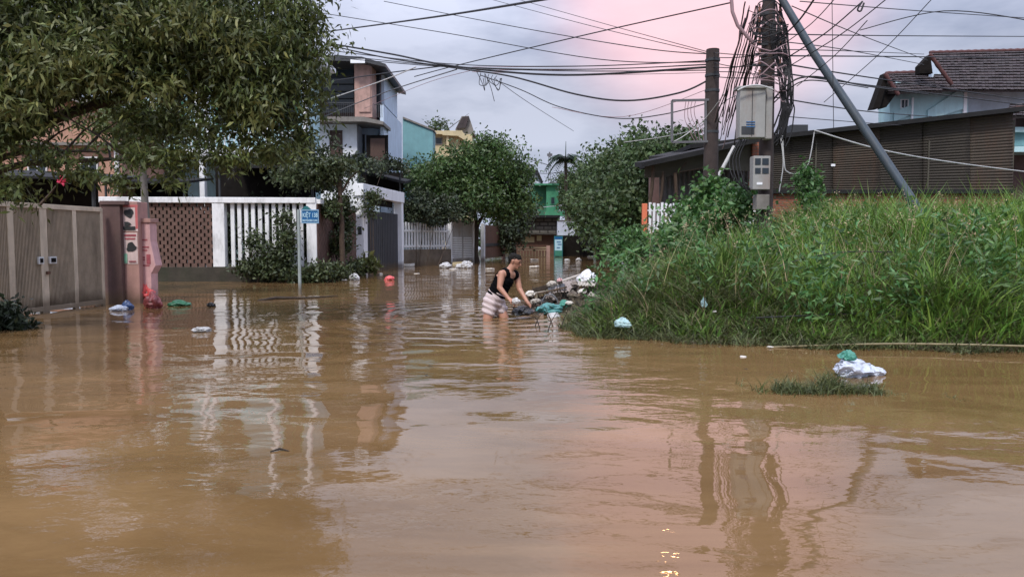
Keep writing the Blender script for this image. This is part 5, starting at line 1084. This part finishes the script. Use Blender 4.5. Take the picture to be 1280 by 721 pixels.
# specks of leaf litter and scum on the water near the banks
n_ = 900; x = rng.uniform(-9, 8, n_); y = rng.uniform(5, 22, n_); d = sdist(x, y); kp = (d < -.02) & ((rng.uniform(0, 1, n_) < np.exp(d/.5)) | (rng.uniform(0, 1, n_) < .09)); x, y = x[kp], y[kp]; n_ = len(x); a = rng.uniform(0, 2*pi, n_); l_ = rng.uniform(.01, .035, n_); c_, s_ = np.cos(a)*l_, np.sin(a)*l_
V = np.stack([np.stack([x+c_, y+s_, 0*x+.004], -1), np.stack([x-s_*.4, y+c_*.4, 0*x+.006], -1), np.stack([x-c_, y-s_, 0*x+.004], -1), np.stack([x+s_*.4, y-c_*.4, 0*x+.006], -1)], 1).reshape(-1, 3)
tag(nmesh('floating_specks', V, np.arange(n_*4).reshape(-1, 4), 'litter', origin=(0, 0, 0)), 'tiny leaf bits and scum drifting on the brown water', 'debris', kind='stuff')
def pl(a, c, w_, h_, m, label, name='plank', cat='plank'): return thing1(MB().bar(a, c, w_, h_), name, m, label, cat, bevel=.004)
pl(P(655, 371, 13.2), P(708, 359, 13.0), .12, .03, 'plank', 'dark plank lying across the rubbish heap')
pl(P(667, 363, 13.8), P(703, 354, 13.6), .05, .08, 'bark', 'thin black batten behind the long plank')
pl(P(668, 366, 13.5), P(696, 362, 13.3), .1, .02, 'sheet_pale', 'pale board under the black batten')
def sheet(c4, n, label, name='corrugated_sheet', m='sheet_strip'):
    b = MB(); b.corr(*c4, n, .011); return thing1(b, name, m, label, 'sheet', smooth=True, solid=.006)
sheet((P(690, 367, 12.9), P(712, 364, 12.9), P(722, 349, 14.0), P(700, 351, 14.0)), 6, 'striped brown corrugated sheet tilted on top of the heap')
g = thing1(MB().prism([P(686, 369, 13.0), P(708, 363, 13.0), P(708, 374, 13.0), P(694, 376, 13.0)], (0, .5, .1)), 'crate', 'bag_black', 'black plastic crate under the corrugated sheet', 'crate', bevel=.01)
sheet((P(722, 357, 12.6), P(744, 358, 12.6), P(746, 346, 13.2), P(724, 347, 13.2)), 6, 'yellowish ribbed sheet below the big white sack', m='sheet_pale')
bag(734, 354, 34, 20, 'bag_sack', 'big white sack standing on top of the rubbish heap', Y=13.0, seed=40, peak=.3, amp=.1)
bag(690, 358, 13, 8, 'sheet_pale', 'round grey bundle at the back of the heap', Y=13.6, seed=41, peak=.1)
bag(718, 358, 12, 7, 'sheet_strip', 'grey bag between the striped sheet and the big sack', Y=13.1, seed=42, peak=.3)
bag(663, 370, 13, 8, 'foam', 'pale cream bag behind the arm of the person', Y=13.0, seed=43, peak=.2)
bag(669, 379, 14, 7, 'sheet_pale', 'brown crumpled packet in the dark middle of the heap', 'packet', Y=12.6, seed=44, peak=.1, cat='packet')
bag(688, 375, 16, 10, 'sheet_strip', 'grey brown cloth bundle in the heap', 'cloth_bundle', Y=12.8, seed=45, peak=.2, cat='cloth')
bag(680, 384, 30, 12, 'bag_black', 'black rubbish bag in the middle of the heap', 'rubbish_bag', Y=12.9, seed=51, peak=.1)
bag(688, 391, 34, 15, 'tarp_teal', 'crumpled teal tarpaulin at the water edge of the heap', 'tarpaulin', Y=12.2, seed=46, peak=.05, cat='tarpaulin', depth=.6)
bag(692, 397, 32, 9, 'bag_white', 'smooth white sack at the front of the heap', seed=47, peak=.0, depth=.6, Y=11.85, amp=.08)
bag(716, 372, 16, 10, 'litter', 'brown paper sack at the right of the heap beside the grass', 'paper_sack', Y=12.4, seed=48, peak=.2)
bag(728, 366, 12, 6, 'foam', 'pale crumpled packet half under the grass edge', 'packet', Y=12.0, seed=49, peak=.2, cat='packet')
bag(706, 385, 16, 12, 'bag_mint', 'green plastic wrap at the right end of the teal tarpaulin', 'plastic_wrap', Y=12.3, seed=50, peak=.2, cat='wrap')
pl(P(650, 377, 12.9), P(690, 382, 12.7), .07, .03, 'plank', 'short dark lath sloping down under the teal tarpaulin')
pl(P(700, 352, 13.9), P(727, 343, 14.1), .09, .03, 'sheet_pale', 'pale plank poking up behind the striped sheet')
pl(P(664, 384, 12.6), P(700, 372, 12.8), .05, .04, 'bark', 'black stick crossing the middle of the heap')
bag(700, 352, 8, 5, 'pink_pale', 'small pinkish bag on the far side of the striped sheet', Y=13.9, seed=71, peak=.2, amp=.3)
bag(740, 372, 12, 8, 'sheet_pale', 'cream crumpled bag half swallowed by the grass beside the heap', Y=12.2, seed=72, peak=.2)
bag(712, 380, 10, 5, 'foam', 'cream foam tray leaning on the green wrap', 'foam_tray', Y=12.2, seed=73, peak=.0, cat='foam')
thing1(MB().tube([P(678, 376, 12.5), P(682, 369, 12.5), P(690, 368, 12.5), P(696, 374, 12.5), P(698, 381, 12.5)], .014, 8), 'hose', 'frame_grey', 'short dark grey hose looped over the heap', 'hose', smooth=True)

# ------------------------------------------------------------------ street sign
Ys = 17.0; q = P(375, 368, Ys)
g = empty('street_sign', (q.x, Ys, -.6), 'blue street name sign on a thin grey post standing in the water', 'street sign')
b = MB(); b.tube([(q.x+.0, Ys, -.6), (q.x, Ys, P(374, 262, Ys).z)], .035, 12); b.build('post', 'sign_post', g, smooth=True)
b = MB(); b.slab(376.5, 262, 398.5, 279.5, Ys-.02, .03); pn = b.build('panel', 'sign_blue', g, bevel=.004)
b = MB(); b.prism([P(376.5, 262, Ys-.02), P(381, 257.5, Ys-.02), P(384, 257.5, Ys-.02), P(389, 262, Ys-.02)], (0, .03, 0)); b.build('crest', 'sign_teal', g)
b = MB(); b.slab(377, 262.6, 398, 263.2, Ys-.03, .006); b.slab(377, 278.4, 398, 279, Ys-.03, .006); b.slab(377, 263.2, 377.5, 278.4, Ys-.03, .006); b.slab(397.5, 263.2, 398, 278.4, Ys-.03, .006); b.build('border', 'sign_white', pn)
def text(s, px, py, hpx, Y, wmax, parent, m='sign_white'):
    cu = bpy.data.curves.new('lettering', 'FONT'); cu.body = s; cu.size = hpx*Y/F*1.35; cu.extrude = .002; cu.align_x = 'CENTER'; cu.align_y = 'CENTER'; cu.offset = .002
    o = bpy.data.objects.new('lettering_src', cu); col.objects.link(o); bpy.context.view_layer.update()
    dg = bpy.context.evaluated_depsgraph_get(); me = bpy.data.meshes.new_from_object(o.evaluated_get(dg)); bpy.data.objects.remove(o)
    xs = [v.co.x for v in me.vertices]; W = max(xs)-min(xs); k = min(1.4, wmax*Y/F/W)
    o = bpy.data.objects.new('lettering', me); col.objects.link(o); me.materials.clear(); me.materials.append(MATS[m]); o.parent = parent
    o.rotation_euler = (pi/2, 0, 0); o.scale = (k, 1, 1); o.location = P(px, py, Y)-worldloc(parent)
text('KIỆT 138', 387.5, 269.2, 5.6, Ys-.026, 18.5, pn); text('NGUYỄN SINH CUNG', 387.5, 275.8, 2.8, Ys-.026, 18.5, pn)

# ------------------------------------------------------------------ person
def person():
    base = P(618, 394, 11.75); B0 = Vector((base.x, base.y, -.62))
    f = Vector((.82, -.57, 0)).normalized(); rt = Vector((-.57, -.82, 0)).normalized(); up = Vector((0, 0, 1)); Yp_ = 11.75
    def W(px, py, dy=0): return P(px, py, Yp_+dy)
    parts = []
    def blob(a, b_, ra, rb, ax=None, flat=1.0, n=16, m=10):
        """tapered capsule a-b; ax: direction in which it is widened by 'flat'"""
        a, b_ = Vector(a), Vector(b_); d = b_-a; Ln = d.length; z = d.normalized() if Ln > 1e-6 else up
        x = (ax - z*ax.dot(z)).normalized() if ax is not None else z.orthogonal().normalized(); y = z.cross(x); vs, fs = [], []
        prof = []
        for i in range(m+1): t = -pi/2+pi/2*i/m; prof.append((ra*math.sin(t), ra*math.cos(t)))
        for i in range(m+1): t = pi/2*i/m; prof.append((Ln+rb*math.sin(t), rb*math.cos(t)))
        for h_, r_ in prof:
            for k in range(n): t = 2*pi*k/n; vs.append(a+z*h_+x*(math.cos(t)*r_*flat)+y*(math.sin(t)*r_))
        for i in range(len(prof)-1):
            for k in range(n): fs.append((i*n+k, i*n+(k+1) % n, (i+1)*n+(k+1) % n, (i+1)*n+k))
        return vs, fs
    def union(lst, name, material, parent, voxel=.009, smooth=4):
        b = MB()
        for vs, fs in lst: b.add(vs, fs)
        o = b.build(name, material, parent); rm = o.modifiers.new('r', 'REMESH'); rm.mode = 'VOXEL'; rm.voxel_size = voxel
        s_ = o.modifiers.new('s', 'SMOOTH'); s_.iterations = smooth; s_.factor = .5
        bpy.context.view_layer.update(); dg = bpy.context.evaluated_depsgraph_get(); me = bpy.data.meshes.new_from_object(o.evaluated_get(dg)); o.modifiers.clear(); o.data = me
        for p in me.polygons: p.use_smooth = True
        return o
    root = empty('person', B0, 'person in black sleeveless top and striped shorts wading thigh deep and bending over rubbish', 'person')
    pelvis = W(617.5, 375); waist = W(622, 365); chest = W(630, 350, .0); neckb = W(636.5, 338.5); head = W(643.6, 326.6)
    sR = W(627, 342.5, -.15); sL = W(645.5, 344, .16)
    eR = W(624.5, 359.5, -.22); hR = W(636, 373.5, -.3); eL = W(649.5, 361.5, .1); hL = W(658.5, 376.5, -.02)
    hipR = pelvis+rt*.09+Vector((0, 0, -.03)); hipL = pelvis-rt*.09+Vector((0, 0, -.03))
    kR = Vector((W(608.5, 396).x, Yp_-.16, -.12)); kL = Vector((W(633, 398).x, Yp_-.02, -.1)); aR = Vector((kR.x-.06, kR.y+.0, -.55)); aL = Vector((kL.x-.02, kL.y, -.55))
    side = (sL-sR).normalized()
    body = [blob(pelvis, waist, .135, .12, side, 1.25), blob(waist, chest, .12, .135, side, 1.22), blob(chest, chest.lerp(neckb, .6), .135, .1, side, 1.3), blob(sR.lerp(sL, .15), sR.lerp(sL, .85), .072, .072),
            blob(chest.lerp(neckb, .75), neckb, .08, .06), blob(neckb, head-Vector((.015, 0, .05)), .058, .055),
            blob(sR, eR, .058, .042), blob(eR, hR, .043, .028), blob(sL, eL, .058, .042), blob(eL, hL, .043, .028),
            blob(hipR, kR, .1, .066), blob(hipL, kL, .1, .066), blob(kR, aR, .062, .04), blob(kL, aL, .062, .04), blob(aR, aR+f*.14+Vector((0, 0, -.03)), .04, .03), blob(aL, aL+f*.14+Vector((0, 0, -.03)), .04, .03)]
    # head: looks right and down
    fd = Vector((.9, -.3, -.3)).normalized(); hs_ = fd.cross(up).normalized(); hu = hs_.cross(fd).normalized()
    hd = [blob(head-fd*.018+hu*.02, head+fd*.02+hu*.018, .083, .078, hs_, .92), blob(head+fd*.03-hu*.03, head+fd*.04-hu*.075, .056, .036, hs_, .95), blob(head-fd*.03-hu*.03, head+fd*.02-hu*.05, .055, .05),
          blob(head+fd*.085+hu*.005, head+fd*.104-hu*.028, .01, .016), blob(head+fd*.083+hu*.03-hs_*.03, head+fd*.083+hu*.03+hs_*.03, .012, .012), blob(head+fd*.078-hu*.052-hs_*.014, head+fd*.078-hu*.052+hs_*.014, .011, .011), blob(head+fd*.068-hu*.088, head+fd*.07-hu*.086, .018, .018)]
    for s_ in (-1, 1): hd.append(blob(head-fd*.012+hs_*s_*.078+hu*.012, head-fd*.006+hs_*s_*.078-hu*.025, .016, .011, fd, 1.3))
    body += hd
    def hand(wr, d, palm_n, curl, flip):
        d = d.normalized(); n = (palm_n-d*palm_n.dot(d)).normalized(); s_ = d.cross(n)*flip; out = [blob(wr, wr+d*.05, .026, .03, s_, 1.25), blob(wr+d*.04, wr+d*.085, .03, .026, s_, 1.4)]
        for i, (o_, ln) in enumerate(((-.031, .065), (-.011, .075), (.010, .072), (.030, .055))):
            a = wr+d*.09+s_*o_; c = a+(d*math.cos(curl*.5)+n*math.sin(curl*.5))*ln*.5+s_*o_*.15; e = c+(d*math.cos(curl*1.2)+n*math.sin(curl*1.2))*ln*.5; out += [blob(wr+d*.06+s_*o_*.8, a, .0105, .01), blob(a, c, .01, .009), blob(c, e, .009, .0075)]
        a = wr+d*.025-s_*.03; c = a-s_*.03+d*.03+n*.01; e = c+d*.03+n*.018; out += [blob(a, c, .013, .0115), blob(c, e, .011, .009)]
        return out
    body += hand(hR, Vector((.75, -.2, -.45)), Vector((.3, 0, -1)), 1.0, 1); body += hand(hL, Vector((.55, -.1, -.75)), Vector((-.8, 0, -.5)), .8, -1)
    o = union(body, 'body', 'skin', root, .0085, 3)
    # cut the vest out of the body surface: torso faces, pushed outwards
    org = worldloc(root); me = o.data; nv_ = len(me.vertices); co = np.empty(nv_*3); me.vertices.foreach_get('co', co); co = co.reshape(-1, 3)+np.array(org)
    nr = np.empty(nv_*3); me.vertices.foreach_get('normal', nr); nr = nr.reshape(-1, 3)
    def dseg(p, a, b_):
        a, b_ = np.array(a), np.array(b_); t = np.clip(((p-a)@(b_-a))/((b_-a)@(b_-a)), 0, 1); return np.linalg.norm(p-(a+t[:, None]*(b_-a)), axis=1)
    ax_ = np.array((neckb-pelvis)); Lx = np.linalg.norm(ax_); ax_ /= Lx; tt_ = (co-np.array(pelvis))@ax_/Lx; mid_ = np.array(sR.lerp(sL, .5)); ss = (co-mid_)@np.array(side); fr = np.cross(np.array(side), ax_); ff = (co-mid_)@fr
    if np.array(f)@fr < 0: ff = -ff
    arm = np.minimum(np.minimum(dseg(co, sR, eR)-.052, dseg(co, eR, hR)-.05), np.minimum(dseg(co, sL, eL)-.052, dseg(co, eL, hL)-.05))
    hw = float((sL-sR).length)/2; neckd = dseg(co, neckb, head)
    tors = np.minimum(dseg(co, pelvis, neckb)-.16, dseg(co, sR.lerp(sL, .3), sR.lerp(sL, .7))-.09)
    legd = np.minimum(dseg(co, hipR, kR), dseg(co, hipL, kL))
    mask = (tt_ > .02) & (tt_ < 1.12) & (neckd > .076+.02*(ff > .03)) & (tors < arm+.004) & ((np.abs(ss) < hw*.84) | (tt_ < .7)) & (legd > .02) & (dseg(co, hR, hR+(hR-eR).normalized()*.15) > .06) & (dseg(co, hL, hL+(hL-eL).normalized()*.15) > .06) & ~((ff > .05) & (tt_ > .84) & (np.abs(ss) < .07))
    fl = [p.vertices[:] for p in me.polygons if all(mask[i] for i in p.vertices)]
    used = sorted({i for q_ in fl for i in q_}); mp_ = {v: i for i, v in enumerate(used)}
    wrk = .006*np.sin(tt_*60+ff*25)*np.clip(1.1-tt_, 0, 1)
    vs = [tuple(co[i]-np.array(org)+nr[i]*(.011+wrk[i])) for i in used]; m2 = bpy.data.meshes.new('vest'); m2.from_pydata(vs, [], [tuple(mp_[i] for i in q_) for q_ in fl]); m2.materials.append(MATS['cloth_black'])
    for p in m2.polygons: p.use_smooth = True
    v_ = bpy.data.objects.new('vest', m2); col.objects.link(v_); v_.parent = root; sm = v_.modifiers.new('solidify', 'SOLIDIFY'); sm.thickness = .012; sm.offset = -1
    # shorts
    axd = (waist-pelvis).normalized()
    sh = [blob(pelvis-axd*.02, pelvis+axd*.06, .152, .14, side, 1.25), blob(hipR, hipR.lerp(kR, .36), .122, .11), blob(hipL, hipL.lerp(kL, .36), .122, .11)]
    so = union(sh, 'shorts', 'shorts_stripe', root, .012, 3)
    for v in so.data.vertices:
        w_ = v.co+org; k = .008*math.sin(w_.z*70+w_.x*30)+.012*noise.noise(w_*9); v.co += v.normal*k
    # hair cap
    hc = [blob(head-fd*.034+hu*.038, head+fd*.026+hu*.052, .084, .064, hs_, 1.0), blob(head-fd*.05-hu*.03, head-fd*.038+hu*.03, .045, .068, hs_, 1.15)]
    ho = union(hc, 'hair', 'hair', root, .006, 1)
    for v in ho.data.vertices: w_ = v.co+org; v.co += v.normal*(.005*noise.noise(w_*45)+.005*noise.noise(w_*110)+.001)
    for s_ in (-1, 1):
        b = MB(); vs, fs = blob(head+fd*.088+hs_*s_*.03+hu*.008, head+fd*.0885+hs_*s_*.033+hu*.008, .0085, .0085); b.add(vs, fs); b.build('eye', 'eye_dark', root, smooth=True)
        b = MB(); vs, fs = blob(head+fd*.094+hs_*s_*.018+hu*.031, head+fd*.084+hs_*s_*.044+hu*.03, .0045, .0035); b.add(vs, fs); b.build('eyebrow', 'hair', root, smooth=True)
    b = MB(); vs, fs = blob(head+fd*.086-hu*.053-hs_*.018, head+fd*.086-hu*.053+hs_*.018, .0055, .0055); b.add(vs, fs); b.build('mouth', 'lip', root, smooth=True)
    return hR, hL
hR, hL = person()
bag(645.5, 379, 11, 8, 'bag_white', 'small white bag held in the near hand of the person', Y=11.4, seed=60, peak=.2)
bag(655, 393, 34, 12, 'bag_black', 'flat shiny black bag at the water line under the hands of the person', 'rubbish_bag', Y=11.65, seed=61, peak=.05, depth=.7)
bag(632, 399, 11, 5, 'bag_white', 'white scrap floating between the legs of the person', Y=11.8, seed=62, peak=.1)
